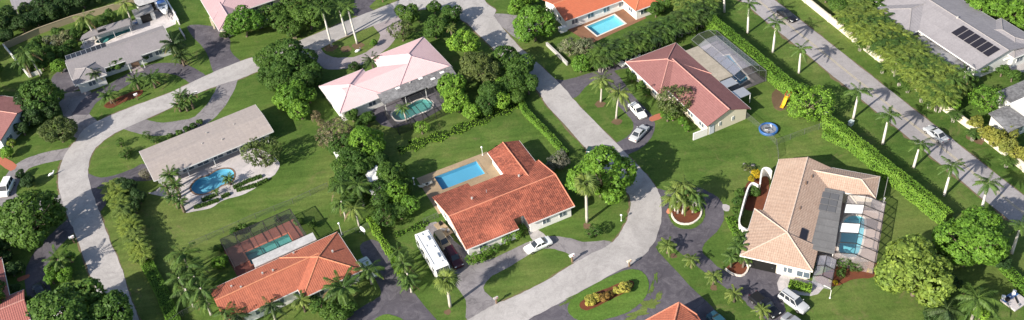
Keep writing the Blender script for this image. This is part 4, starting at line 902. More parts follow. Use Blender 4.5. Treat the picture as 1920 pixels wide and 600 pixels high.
trees('shady bushes beside the pool wall of the coral roofed house', 'leaf_mid', [(1215, 12, 14), (1230, 18, 14), (1245, 5, 16)], 'fine', name='shrub', cat='shrub')

trees('shade trees west of the white garden wall', 'leaf_mid', [(-42, 175, 36), (-32, 130, 30), (-48, 95, 30), (-40, 235, 26)], 'fine')
trees('shade trees beyond the end of the street', 'leaf_mid', [(30, 650, 44), (-35, 560, 40), (255, 672, 34), (-40, 480, 34)], 'std')
trees('low olive shrubs in the small rockery by the court', 'leaf_olive', [(1402, 316, 8), (1411, 316, 6), (1396, 312, 6)], 'loose', name='shrub', cat='shrub', low=.8)
# ------------------------------------------------------------------ palms
def frond_mesh(L, rise, droop, n, wid, leafm, seed, blade=.11, hang=.5):
    rg = np.random.default_rng(seed); v = []
    pos = lambda t: np.array([L * (t - .12 * t * t), 0, rise * t - droop * t * t])
    for i in range(6):                              # the rachis
        a, b = pos(i / 6), pos((i + 1) / 6); w0, w1 = .05 * (1 - i / 7), .05 * (1 - (i + 1) / 7)
        v += [a + [0, -w0, 0], a + [0, w0, 0], b + [0, w1, 0], b + [0, -w1, 0]]
    for i in range(n):
        t = .10 + .9 * (i + .5) / n; p = pos(t); ll = wid * math.sin(math.pi * (.12 + .80 * t)) ** .7 * rg.uniform(.85, 1.15)
        for s in (-1, 1):
            d = np.array([.55 + .25 * t, s * (.95 - .3 * t), -hang * rg.uniform(.5, 1.4)]); d = d / np.linalg.norm(d)
            q = np.cross(d, [0, 0, 1.0]); q = q / np.linalg.norm(q) * blade / 2
            m_ = p + d * ll * .5 + [0, 0, .06]; e = p + d * ll + [0, 0, -.12 * ll]
            v += [p - q * .6, p + q * .6, m_ + q, m_ - q]; v += [m_ - q, m_ + q, e + q * .1, e - q * .1]
    return cards_mesh('frond', np.array(v), leafm)
FR = {
 'royal': [frond_mesh(2.7, r_, d_, 17, .62, 'leaf_palm', i, .13, .55) for i, (r_, d_) in enumerate(((2.0, 1.3), (1.1, 1.6), (.3, 1.7)))],
 'coco': [frond_mesh(3.1, r_, d_, 17, .75, 'leaf_palm', i + 5, .13, .8) for i, (r_, d_) in enumerate(((2.3, 1.8), (1.2, 2.2), (.2, 2.4)))],
 'date': [frond_mesh(2.3, r_, d_, 16, .5, 'leaf_palm', i + 9, .12, .35) for i, (r_, d_) in enumerate(((2.2, 1.2), (1.2, 1.4), (.3, 1.5)))],
 'small': [frond_mesh(1.35, r_, d_, 11, .32, 'leaf_palm', i + 13, .10, .4) for i, (r_, d_) in enumerate(((1.2, .9), (.7, 1.0), (.2, 1.1)))]}
FANS = []
def fan_mesh(seed):
    rg = np.random.default_rng(seed); v = []
    for i in range(13):
        a = (i - 6) * .25; L = 1.15 * rg.uniform(.85, 1.1); d = np.array([math.cos(a), math.sin(a), -.25 - .25 * abs(a)]); q = np.array([-math.sin(a), math.cos(a), 0]) * .09
        o = np.array([.75, 0, .18]); m_ = o + d * L * .55 + [0, 0, .1]; e = o + d * L + [0, 0, -.25]
        v += [o - q * .4, o + q * .4, m_ + q, m_ - q]; v += [m_ - q, m_ + q, e + q * .1, e - q * .1]
    v += [np.array(x) for x in ((0, -.03, 0), (0, .03, 0), (.75, .03, .18), (.75, -.03, .18))]
    return cards_mesh('frond', np.array(v), 'leaf_palm')
FANS = [fan_mesh(i) for i in range(3)]
PT = {}
def palm_trunk(kind, h, bend):
    key = (kind, round(h * 2), round(bend * 2))
    if key in PT: return PT[key]
    b = MB(); k = 7; pts = []; rad = []
    for i in range(k + 1):
        t = i / k; pts.append((bend * t * t, 0, h * t))
        if kind == 'royal': rad.append((.27 if i == 0 else .20 + .05 * math.sin(math.pi * min(1, t * 1.2))) * (1 - .25 * t))
        elif kind == 'fan': rad.append(.24 - .03 * t + .03 * (i % 2))
        elif kind == 'date': rad.append(.24 + .05 * (i % 2))
        else: rad.append(.19 - .06 * t + (.06 if i == 0 else 0))
    b.tube(pts, rad, 9); me = b.mesh('trunk'); me.materials.append(MATS[dict(royal='bark_white', fan='bark_pale', coco='bark_pale', date='bark', small='bark')[kind]]); PT[key] = me; return me
pcount = [0]
def palm(kind, x, y, h, label, group=None, crown=True, nf=None, s=1.0, bend=0.0, leafm='leaf_palm', rz=None, name='palm_tree'):
    """x, y: the foot (crown=False) or the crown's heart at height h (crown=True)"""
    pcount[0] += 1; k = pcount[0]; rg = random.Random(k * 17)
    p = P(x, y, h if crown else 0); rz = rg.uniform(0, 6.28) if rz is None else rz
    if crown and bend: p = p - Vector((math.cos(rz), math.sin(rz), 0)) * bend
    t = thing(name, label, 'palm', (p.x, p.y, 0), rz, group)
    t.rotation_euler = (rg.uniform(-.05, .05), rg.uniform(-.05, .05), rz)
    tr = link('trunk', palm_trunk(kind, h, bend), t, True)
    top = h
    if kind == 'royal':
        MB().tube([(bend, 0, h - .05), (bend, 0, h + .5), (bend, 0, h + 1.1)], [.17, .16, .07], 8).build('crownshaft', 'shaft_green', t, smooth=True); top = h + 1.0
    s *= rg.uniform(.88, 1.14)
    nf = nf or rg.randint(-2, 3) + dict(royal=13, coco=16, date=24, small=14, fan=26)[kind]
    meshes = FANS if kind == 'fan' else FR[kind]
    for i in range(nf):
        lv = i / nf; me = meshes[min(2, int(lv * 3))]
        o = override(link('frond', me, t), 'leaf_dry' if (kind in ('fan', 'coco', 'date') and lv > .9) else leafm)
        o.location = (bend, 0, top); sc = s * rg.uniform(.85, 1.12); o.scale = (sc, sc, sc)
        tilt = 0 if kind != 'fan' else -1.1 + 1.9 * lv
        o.rotation_euler = (rg.uniform(-.15, .15), tilt + rg.uniform(-.12, .18) , i * 2.399 + rg.uniform(-.2, .2))
    return t
L_ = 'royal palms lining the grass verge'
ORD = ('first', 'second', 'third', 'fourth', 'fifth', 'sixth', 'seventh', 'eighth', 'ninth', 'tenth', 'eleventh', 'twelfth', 'thirteenth', 'fourteenth', 'fifteenth')
for oi, (x, y, h) in enumerate(((1358, 23, 6.6), (1402, 62, 6.0), (1449, 98, 6.1), (1498, 137, 4.9), (1600, 222, 5.4), (1655, 270, 5.8), (1713, 314, 4.2), (1770, 367, 5.6), (1837, 407, 6.2), (1897, 475, 5.4))):
    palm('royal', x, y, h, ORD[oi] + ' royal palm on the road verge counting from the clipped hedge head', L_, False, s=.82)
for x, y, h in ((622, 87, 8.4), (670, 82, 8.4), (650, 66, 6.6)):
    palm('royal', x, y, h, 'tall royal palm in the island of the looping paver drive', 'royal palms in the paver drive island', False, s=1.0, leafm='leaf_palm')
palm('coco', 1127, 150, 5.4, 'windblown coconut palm on the loop lawn nearer the palm screen', None, bend=.4, leafm='leaf_palm_pale', s=1.0, nf=20)
palm('coco', 1160, 174, 5.8, 'windblown coconut palm on the loop lawn nearer the parked cars', None, bend=.6, leafm='leaf_palm_pale', s=1.05, nf=20)
palm('fan', 1097, 346, 8.6, 'shaggy grey green fan palm in front of the large round tree', None, leafm='leaf_palm_pale', s=1.15)
palm('fan', 835, 527, 6.0, 'shaggy fan palm on the lawn strip below the motorhome', None, leafm='leaf_palm_pale', s=1.25)
for x, y, h in ((1278, 345, 5.6), (1288, 352, 4.8), (1268, 358, 5.0), (1282, 372, 3.2), (1298, 362, 4.2), (1262, 372, 3.0), (1308, 366, 3.8)):
    palm('coco', x, y, h, 'palm of the dense cluster in the round kerbed planter', 'palms in the round kerbed planter', bend=.4, s=.72, leafm='leaf_palm_pale' if x < 1285 else 'leaf_palm')
for x, y in ((1252, 459), (1297, 486), (1338, 517), (1378, 550), (1428, 580)):
    palm('small', x, y, 1.9, 'small bushy palm between the two asphalt drives', 'small palms between the asphalt drives', s=1.15, leafm='leaf_palm_pale')
for x, y, h in ((1372, 480, 2.6), (1382, 462, 2.8), (1388, 444, 2.6), (1395, 482, 2.4)):
    palm('small', x, y, h, 'small palm against the cream house wall', 'small palms by the cream house wall', s=1.2)
palm('date', 640, 540, 3.6, 'bushy date palm over the corner of the orange roof', None, s=1.35)
palm('coco', 690, 505, 3.4, 'small palm beside the pale green car', None, s=.8)
palm('coco', 506, 572, 3.6, 'dark palm against the middle of the orange eave', 'palms along the orange eave', s=.7, leafm='leaf_palm_dark')
palm('coco', 420, 585, 3.4, 'palm at the white gable end of the orange house', None, s=.75)
palm('coco', 445, 592, 3.4, 'palm beside the one at the white gable end of orange house', None, s=.7, leafm='leaf_palm_dark')
palm('small', 565, 562, 2.8, 'yellowish palm at the entry notch of the orange roof', None, s=1.3, leafm='leaf_palm_pale')
for x, y, h, s in ((342, 478, 4.4, .9), (352, 500, 4.2, .9), (362, 520, 4.0, .9), (378, 540, 4.0, .85), (336, 520, 4, .85), (350, 545, 3.8, .85), (385, 565, 3.2, .7)):
    palm('coco', x, y, h, 'palm in the dark grove by the orange house', 'palm grove by the orange house', s=s)
for x, y, h, s in ((748, 470, 3.6, .75), (757, 493, 3.2, .8), (764, 515, 2.8, .75), (768, 530, 2.2, .6)):
    palm('coco', x, y, h, 'palm in the row beside the vine hedge', 'palms beside the wide asphalt drive', s=s, leafm='leaf_palm')
for x, y, h in ((640, 345, 5.0), (672, 345, 5.2), (665, 390, 4.2), (640, 378, 4.0)):
    palm('coco', x, y, h, 'palm in the tangled clump left of the small white shed', 'palms in the garden clump', s=.8, leafm='leaf_palm_pale' if int(x) % 2 else 'leaf_palm')
palm('date', 697, 112, 2.4, 'dense clumping palm between the two pink hips', None, s=.85, leafm='leaf_palm_dark')
palm('coco', 757, 200, 3.6, 'small palm standing by the rounded green pool', None, s=.6, leafm='leaf_palm')
for x, y, h, s in ((318, 328, 3.4, .8), (328, 345, 3.2, .75), (325, 368, 3.0, .8), (338, 378, 2.6, .7), (310, 350, 3.0, .6)):
    palm('date', x, y, h, 'bushy palm at the patio corner of the gravel roofed house', 'palms at the white patio corner', s=s)
palm('date', 428, 334, 1.6, 'feathery palm leaning over the kidney pool', None, s=.55)
palm('small', 404, 358, 1.0, 'little palm on the near rim of the kidney pool', None, s=.7)
palm('coco', 158, 32, 6.0, 'coconut palm inside the tan garden wall', None, s=.85, leafm='leaf_palm_pale', bend=.4)
palm('coco', 232, 6, 6.0, 'coconut palm by the outbuilding behind the boat', None, s=1.0, leafm='leaf_palm_pale')
palm('coco', 50, 98, 6.0, 'leaning coconut palm over the white garden wall', None, s=1.05, bend=.6)
palm('coco', 44, 112, 4.5, 'lower palm beside the leaning coconut at the white garden wall', None, s=.9)
palm('date', 325, 82, 5.2, 'large drooping palm at the east end of shingle house', None, s=1.35, leafm='leaf_palm_dark')
palm('date', 338, 102, 3.0, 'second drooping palm beside the large one by the shingle house', None, s=1.0, leafm='leaf_palm_dark')
for x, y, h in ((203, 178, 2.2), (254, 150, 2.4), (284, 146, 2.6)):
    palm('date', x, y, h, 'bushy palm in the shingle house front island', 'palms in the shingle house front island', s=.9)
palm('coco', 175, 137, 3.2, 'dark palm leaning on the hipped corner of the shingle house', None, s=.65, leafm='leaf_palm_dark')
for x, y, h in ((338, 178, 3.4), (355, 182, 3.0), (346, 192, 2.2), (334, 196, 1.8)):
    palm('date', x, y, h, 'palm in the tight half moon lawn group', 'palms in the half moon lawn', s=.72)
palm('coco', 1835, 560, 4.6, 'broad palm below the big dark green tree', None, s=1.2)
palm('coco', 1775, 578, 3.6, 'palm between the yellow green tree and the broad palm', None, s=.9, leafm='leaf_palm_dark')
palm('coco', 1812, 135, 5.0, 'green palm by the corner of the silver roof', None, s=.75)
palm('coco', 1790, 148, 4.4, 'palm beside the green one by the silver roof', None, s=.7)
palm('date', 110, 488, 3.0, 'bushy palm on the lawn inside the dark curved drive', None, s=1.0)
palm('date', 846, 52, 3.2, 'feathery pale palm among the round street trees', None, s=.6, leafm='leaf_palm_pale')
for x, y in ((1258, 203), (1252, 216)):
    palm('small', x, y, 1.4, 'little palm under the reddish flowering tree', 'little palms by the rose house', s=.9)

# clumping cane palms: many stems and arching fronds grown as one crown
AR = {}
def areca_mesh(seed, h):
    rg = np.random.default_rng(seed); v = []
    for st in range(9):
        a = st * 2.4; bx, by = .55 * math.cos(a), .55 * math.sin(a); lean = rg.uniform(.1, .35); hh = h * rg.uniform(.45, .78)
        tx, ty = bx + lean * hh * .4 * math.cos(a), by + lean * hh * .4 * math.sin(a)
        for f in range(7):
            az = a + f * 2.399 + rg.uniform(-.3, .3); L = rg.uniform(1.3, 2.0); rise = rg.uniform(.7, 1.7); dr_ = rg.uniform(.9, 1.6); n = 10
            ca, sa = math.cos(az), math.sin(az)
            for i in range(n):
                t = .12 + .88 * (i + .5) / n; x = L * t; z = rise * t - dr_ * t * t; ll = .52 * math.sin(math.pi * (.15 + .75 * t)) ** .7
                for s in (-1, 1):
                    d = np.array([.6, s * .8, -.35 * rg.uniform(.3, 1.5)]); d /= np.linalg.norm(d); q = np.array([-d[1], d[0], 0]) * .075
                    p = np.array([x, 0, z]); e = p + d * ll; m_ = p + d * ll * .5 + [0, 0, .05]
                    for pt in (p - q * .5, p + q * .5, m_ + q, m_ - q, m_ - q, m_ + q, e + q * .1, e - q * .1):
                        v.append([pt[0] * ca - pt[1] * sa + tx, pt[0] * sa + pt[1] * ca + ty, pt[2] + hh])
    return np.array(v)
def areca(x, y, h, label, group, leafm, s=1.0, low=False):
    pcount[0] += 1; k = pcount[0]; key = k % 4
    if key not in AR:
        me = cards_mesh('crown', areca_mesh(key + 40, 4.0), 'leaf_palm'); b = MB(); rg = random.Random(key)
        for st in range(9):
            a = st * 2.4; b.tube([(.4 * math.cos(a), .4 * math.sin(a), 0), (.75 * math.cos(a), .75 * math.sin(a), 4 * rg.uniform(.45, .7))], [.06, .04], 5)
        tm = b.mesh('stems'); tm.materials.append(MATS['bark_pale']); AR[key] = (me, tm)
    p = P(x, y, h * .62); t = thing('cane_palm_clump', label, 'palm', (p.x, p.y, 0), k * 1.7, group)
    for me, nm in zip(AR[key], ('crown', 'stems')):
        o = link(nm, me, t); o.scale = (s, s, h / 4.0)
        if nm == 'crown': override(o, leafm)
    return t
n = 15
for i in range(n):
    t = i / (n - 1)
    for j, (dx, dy) in enumerate(((0, 0), (6, 9))):
        areca(1120 + 192 * t + dx, 104 - 84 * t + dy, 4.8 - .5 * j, ORD[i] + ' cane palm clump from the street end, ' + ('coral', 'rose')[j] + ' house side of the tall screen', 'tall cane palm screen', ('leaf_palm', 'leaf_palm', 'leaf_palm_dark')[(i + j) % 3], 1.05)
for i in range(10):
    t = i / 9; areca(1300 + 28 * math.sin(i * 2), 8 + 14 * t * math.cos(i), 4.6, 'cane palm clump massed at the head of the clipped hedge', 'cane palms at the hedge head', 'leaf_palm' if i % 2 else 'leaf_palm_pale', 1.0)
n = 15
for i in range(n):
    t = i / (n - 1)
    for j in range(3):
        areca(1590 + 182 * t + (-4, 10, 20)[j] + 4 * math.sin(i * 3 + j), 22 + 150 * t + (10, -1, -14)[j], 5.0 - .3 * j, ORD[i] + ' yellow green cane palm clump down the boundary wall, ' + ('road side', 'middle', 'house side')[j] + ' row', 'yellow green cane palm screen', ('leaf_palm_yellow', 'leaf_palm_pale', 'leaf_palm_yellow', 'leaf_palm')[(i * 3 + j) % 4], 1.0 + .15 * ((i * 7 + j) % 3))
for i in range(9):
    t = i / 8; areca(210 + 55 * t, 348 + 128 * t, 3.2, 'yellow tipped cane palm clump beside the shaded street end', 'cane palms by the shaded street end', 'leaf_palm_yellow' if i % 3 else 'leaf_palm_pale', .9)
for x, y in ((1614, 82), (1656, 124), (1688, 148), (1704, 160), (1745, 190), (1790, 215), (1826, 250), (1890, 300), (1730, 178)):
    areca(x, y, 2.6, 'short dark palm standing in front of the white boundary wall', 'short palms before the boundary wall', 'leaf_palm', .62)

# ------------------------------------------------------------------ hedges
def hedge(pts, wid, hgt, leafm, label, z=None, leaf=.17, dens=130, name='clipped_hedge', cat='hedge', wob=.05, group=None, kind=None):
    path = [Vector((P(*q, hgt if z is None else z).x, P(*q, hgt if z is None else z).y)) for q in pts]
    fine = []
    for a, b in zip(path, path[1:]):
        k = max(1, int((b - a).length / .6)); fine += [a + (b - a) * i / k for i in range(k)]
    fine.append(path[-1]); c = fine[len(fine) // 2]
    rg = np.random.default_rng(len(fine) * 7 + int(abs(c.x) * 10)); V = []; core = MB()
    ws = [wid * (1 + wob * math.sin(i * .9 + c.x) + rg.uniform(-wob, wob) * .5) for i in range(len(fine))]
    hs = [hgt * (1 + wob * .6 * math.sin(i * .55 + 2 + c.y) + rg.uniform(-wob, wob) * .35) for i in range(len(fine))]
    P0, N0 = [], []
    for i in range(len(fine) - 1):
        a, b = fine[i], fine[i + 1]; d = (b - a); L = d.length; d.normalize(); nn = Vector((-d.y, d.x)); w_, h_ = ws[i], hs[i]
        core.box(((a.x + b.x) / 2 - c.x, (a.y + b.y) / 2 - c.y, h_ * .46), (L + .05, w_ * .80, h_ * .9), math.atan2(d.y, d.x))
        n = int(dens * L * (w_ + 2 * h_) / (leaf / .2) ** 2 * .32)
        s = rg.uniform(-h_, w_ + h_, n); al = rg.uniform(0, L, n)
        side = np.where(s < 0, -1, np.where(s > w_, 1, 0)); lat = np.clip(s, 0, w_) - w_ / 2
        z_ = np.where(side == 0, h_, np.where(s < 0, h_ + s, h_ - (s - w_))); k = np.clip((z_ / h_ - .75) * 4, 0, 1)
        lat = lat * (1 - .10 * k * (side != 0)) + rg.normal(size=n) * .05; z_ = z_ + rg.normal(size=n) * .06
        x = a.x - c.x + d.x * al + nn.x * lat; y = a.y - c.y + d.y * al + nn.y * lat
        P0.append(np.stack([x, y, np.maximum(z_, .03)], 1)); N0.append(np.stack([nn.x * side, nn.y * side, np.where(side == 0, 1., .45)], 1))
    t = thing(name, label, cat, (c.x, c.y, 0), 0, group)
    if kind: t['kind'] = kind
    link('foliage', cards_mesh('foliage', leaf_cards(np.vstack(P0), np.vstack(N0), leaf * 1.25, .7, .32, rg), leafm), t)
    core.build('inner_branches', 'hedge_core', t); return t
hedge([(1322, 22), (1380, 70), (1440, 120), (1497, 167)], 2.1, 2.6, 'leaf_lime', 'long clipped hedge between rose roofed house and the road verge')
hedge([(1547, 213), (1600, 254), (1667, 308), (1730, 358), (1782, 400)], 1.6, 2.7, 'leaf_lime', 'tall olive topped hedge along the road verge behind beige house')
hedge([(1546, 243), (1600, 268), (1660, 318), (1722, 368), (1768, 405)], 1.6, 1.4, 'leaf_lime', 'lower bright hedge planted in front of the tall olive topped one')
hedge([(972, 178), (985, 205), (1027, 247), (1062, 286)], 1.1, 1.1, 'leaf_lime', 'narrow bright hedge between the lawn and the straight street')
hedge([(272, 487), (300, 540), (325, 600), (345, 640)], 2.0, 1.1, 'leaf_bright', 'broad flat topped dark hedge running to the street end', leaf=.13, wob=.02)
hedge([(690, 403), (703, 427), (723, 457), (742, 492), (765, 530)], 1.0, 1.3, 'leaf_lime', 'narrow vine covered hedge beside the wide asphalt drive', wob=.25)
hedge([(1882, 492), (1905, 515), (1935, 545)], 1.4, 1.3, 'leaf_bright', 'short bright hedge near the pale platform')
hedge([(1480, 528), (1500, 533), (1522, 537)], 1.3, .9, 'leaf_lime', 'small lime clipped hedge under the cream house window')
hedge([(1368, 405), (1378, 425), (1390, 445), (1402, 456)], 1.2, 1.0, 'leaf_bright', 'curved low hedge below the white court wall')
hedge([(1258, 195), (1256, 208)], 1.0, 1.6, 'leaf_bright', 'short upright hedge at the rose house door')
G_ = 'low hedges bordering the kidney pool patio'
for k, q in enumerate((((378, 374), (402, 364)), ((363, 387), (386, 381), (410, 372)), ((415, 368), (430, 361)), ((437, 350), (465, 337), (490, 328)), ((443, 355), (480, 345), (502, 334)))):
    hedge(q, .75, .45, 'leaf_mid', 'low dark border hedge on the pool patio', leaf=.16, name='border_hedge', group=G_)
t = hedge([(748, 282), (800, 262), (850, 245), (900, 225), (945, 205), (972, 196)], 2.2, .28, 'leaf_lime', 'strip of tall bright ground cover between the two lawns', leaf=.22, name='ground_cover', cat='ground cover', wob=.5, dens=90, kind='stuff')
hedge([(800, 415), (770, 428), (740, 440)], 1.2, .3, 'leaf_lime', 'patchy vine strip on the lawn behind the motorhome', leaf=.22, name='ground_cover', cat='ground cover', wob=.5, dens=90, kind='stuff')
trees('tangle of bare grey branches beside the red roof gable', 'leaf_grey', [(1048, 300, 20), (1030, 312, 13)], 'loose', name='dry_bush', cat='shrub', low=.7)
trees('dry scrub behind the pink roofed house', 'leaf_brown', [(592, 218, 11), (602, 232, 9)], 'loose', name='dry_bush', cat='shrub', low=.4)

# ------------------------------------------------------------------ walls and fences
def wall(pts, hgt, th, mat, label, z=None, name='garden_wall', cap=None, smooth=False, piers=0):
    zz = hgt if z is None else z
    path = [P2(*q, zz) for q in pts]
    if smooth: path = smooth_loop(path, False, 5)
    c = Vector(path[len(path) // 2]); t = thing(name, label, 'wall', (c.x, c.y, 0)); loc = [(x - c.x, y - c.y) for x, y in path]
    MB().prism(band(loc, th), 0, hgt).build('panel', mat, t)
    MB().prism(band(loc, th + .10), hgt + .002, hgt + .07).build('coping', cap or mat, t)
    if piers:
        tot = 0
        for a, b in zip(loc, loc[1:]):
            a, b = Vector(a), Vector(b); k = max(1, int((b - a).length / piers))
            for i in range(k): p = a + (b - a) * i / k; MB().box((p.x, p.y, hgt / 2 + .06), (th + .22, th + .22, hgt + .12), math.atan2((b - a).y, (b - a).x)).build('pier', mat, t)
    return t
wall([(1490, -12), (1510, 5), (1600, 78), (1733, 182), (1837, 256), (1920, 322), (1975, 367)], 1.5, .22, 'wall_cream', 'long cream white boundary wall along the far side of the road', 0, 'boundary_wall', piers=6)
wall([(7, 81), (70, 53), (135, 30), (210, 9), (262, -8)], 1.5, .2, 'wall_tan', 'tan garden wall behind the grey shingle house')
wall([(5, 82), (28, 110), (52, 139), (76, 131)], .9, .2, 'wall_pale', 'white garden wall at the west side of the shingle house')
wall([(1025, 85), (1045, 104), (1064, 123)], .7, .3, 'block', 'low weathered concrete wall beside the straight street', 0)
wall([(1447, 322), (1442, 316), (1433, 315), (1428, 322), (1425, 345)], 1.9, .15, 'wall_white', 'curved white court wall beside the yellow bush', smooth=True)
wall([(1422, 348), (1412, 343), (1404, 350), (1397, 370), (1389, 400), (1386, 415), (1390, 425), (1402, 430), (1410, 426)], 1.9, .15, 'wall_white', 'long curved white court wall around the red mulched bed', smooth=True)
wall([(1300, 251), (1326, 241)], 1.5, .15, 'wall_white', 'short white screen wall at the rose house gable')
wall([(309, -6), (322, 16), (334, 38)], 1.3, .2, 'wall_white', 'white side wall running beside the boat')
wall([(336, 52), (346, 68)], .8, .2, 'block', 'low grey wall stub beside the drooping palms')
wall([(1548, 208), (1562, 222), (1574, 236)], 1.6, .25, 'wall_cream', 'short cream wall end beside the tall olive topped hedge')
def chain_fence(pts, hgt, label, step=2.6, mat='steel_dark'):
    path = [Vector(P2(*q)) for q in pts]; c = path[0]; t = thing('chain_link_fence', label, 'fence', (c.x, c.y, 0))
    for a, b in zip(path, path[1:]):
        k = max(1, int((b - a).length / step))
        for i in range(k):
            p, q = a + (b - a) * i / k - c, a + (b - a) * (i + 1) / k - c
            MB().tube([(p.x, p.y, 0), (p.x, p.y, hgt + .06)], .035, 6).build('post', mat, t)
            MB().tube([(p.x, p.y, hgt), (q.x, q.y, hgt)], .025, 6).build('rail', mat, t)
            MB().add([(p.x, p.y, .03), (q.x, q.y, .03), (q.x, q.y, hgt - .03), (p.x, p.y, hgt - .03)], [(0, 1, 2, 3)]).build('mesh_panel', 'chainlink', t)
    q = path[-1] - c; MB().tube([(q.x, q.y, 0), (q.x, q.y, hgt + .06)], .035, 6).build('post', mat, t)
chain_fence([(1400, 222), (1428, 246), (1455, 272), (1459, 299)], 1.3, 'chain link fence beside the inflatable pool')
chain_fence([(1455, 272), (1508, 252), (1562, 234)], 1.3, 'chain link fence crossing to the hedge corner')
chain_fence([(358, 464), (420, 437), (480, 410), (550, 382), (615, 352)], 1.2, 'weathered chain link fence across the lawn behind the dark pool enclosure')
chain_fence([(640, 447), (668, 437), (692, 428)], 1.2, 'chain link fence beside the white dish', 1.8)
chain_fence([(322, 608), (345, 592), (368, 580)], 1.2, 'chain link fence at the end of the flat topped hedge', 1.8)
chain_fence([(795, 420), (815, 411), (822, 408)], 1.2, 'chain link fence behind the utility trailer', 1.6)

# ------------------------------------------------------------------ pool cages
def cage(fr, label, ribs, prof, framem, mats, endm, axis='n', th=.1):
    """ribs: stations along one axis; prof: (across, z) points of each rib, first point on the house side"""
    (x, y), a = FRAME[fr]; t = thing('pool_cage', label, 'screen enclosure', (x, y, 0), R(a))
    T = (lambda s, c, z: (c, s, z)) if axis == 'n' else (lambda s, c, z: (s, c, z))
    for i, s in enumerate(ribs):
        for (c0, z0), (c1, z1) in zip(prof, prof[1:]): MB().seg(T(s, c0, z0), T(s, c1, z1), th * .9, th).build('rib', framem, t)
    for c, z in prof[:-1]:
        MB().seg(T(ribs[0], c, z), T(ribs[-1], c, z), th * .8, th * .8).build('purlin', framem, t)
    for i, (s0, s1) in enumerate(zip(ribs, ribs[1:])):
        for j, ((c0, z0), (c1, z1)) in enumerate(zip(prof, prof[1:])):
            g = .06; MB().add([T(s0 + g, c0, z0 - .03), T(s1 - g, c0, z0 - .03), T(s1 - g, c1, z1 - .03), T(s0 + g, c1, z1 - .03)], [(0, 1, 2, 3)]).build('screen_panel', mats(i, j), t)
    for s in (ribs[0], ribs[-1]):
        pts = [T(s, c, z) for c, z in prof] + ([T(s, prof[0][0], .05)] if prof[-1][1] < 1 else [])
        MB().add(pts, [tuple(range(len(pts)))]).build('end_screen', endm, t)
    return t
m_screen('screen_light', (.35, .36, .37), .05)
cage('beige', 'pool cage with white and clear roof panels beside beige tile roof', [4.7, 7.0, 9.2, 11.4, 13.6, 15.8, 18.0], [(12.25, 2.85), (15.0, 3.45), (18.1, 2.5), (18.2, .05)], 'alu_dark',
     lambda i, j: 'screen_white' if (j == 0 and i in (2, 4)) else ('screen_pale' if j >= 1 or i == 5 else 'screen_light'), 'screen_pale')
t = cage('beige', 'small dark screened entry tent at the corner of beige house', [-.4, 1.8, 4.0], [(9.9, 2.2), (11.2, 2.7), (12.7, 2.2), (12.75, .05)], 'alu_dark', lambda i, j: 'screen_grey', 'screen_grey')
cage('rose', 'domed grey screen cage over the pale blue pool', [.6, 2.9, 5.2, 7.5, 9.8, 12.1, 14.4, 16.4], [(14.6, 2.75), (16.2, 3.5), (18.6, 3.5), (20.5, 2.6), (20.6, .05)], 'steel',
     lambda i, j: 'screen_dark' if i in (0, 6) or j == 3 else 'screen_grey', 'screen_dark', 'u', .06)
cage('orange', 'dark framed pool enclosure behind the orange roofed house', [5.0, 7.5, 10.0, 12.5, 15.0, 17.5], [(2.3, 2.75), (9.9, 2.6), (10.0, .05)], 'alu_dark', lambda i, j: 'screen_light' if j == 0 else 'screen_dark', 'screen_dark', 'u')
cage('pink', 'dark framed enclosure around the rounded green pool', [7.6, 10.2, 12.8, 15.4, 18.2], [(-3.4, 2.6), (-9.4, 2.5), (-9.5, .05)], 'alu_dark', lambda i, j: 'screen_light' if j == 0 else 'screen_dark', 'screen_dark', 'u')

# ------------------------------------------------------------------ vehicles
def heading(a, b, z=.6):
    p, q = P(*a, z), P(*b, z); d = q - p; c = (p + q) / 2; return c.x, c.y, math.atan2(d.y, d.x), d.length
def loft(secs):
    """secs: list of closed rings with equal counts"""
    b = MB(); k = len(secs[0])
    vs = [p for s in secs for p in s]; fs = [(i * k + j, i * k + (j + 1) % k, (i + 1) * k + (j + 1) % k, (i + 1) * k + j) for i in range(len(secs) - 1) for j in range(k)]
    fs += [tuple(reversed(range(k))), tuple(range((len(secs) - 1) * k, len(secs) * k))]; return b.add(vs, fs)
WHEEL = []
def wheel(t, x, y, r=.33, w_=.22):
    if not WHEEL:
        tm = MB().tube([(0, -.5, 0), (0, -.42, 0), (0, .42, 0), (0, .5, 0)], [.82, 1, 1, .82], 16).mesh('tyre'); tm.materials.append(MATS['rubber'])
        rm = MB().tube([(0, -.52, 0), (0, .52, 0)], [.62, .62], 12).mesh('rim'); rm.materials.append(MATS['rim']); WHEEL.extend((tm, rm))
    e = link('wheel', WHEEL[0], t, True); e.location = (x, y, r); e.scale = (r, w_, r)
    link('rim', WHEEL[1], e)
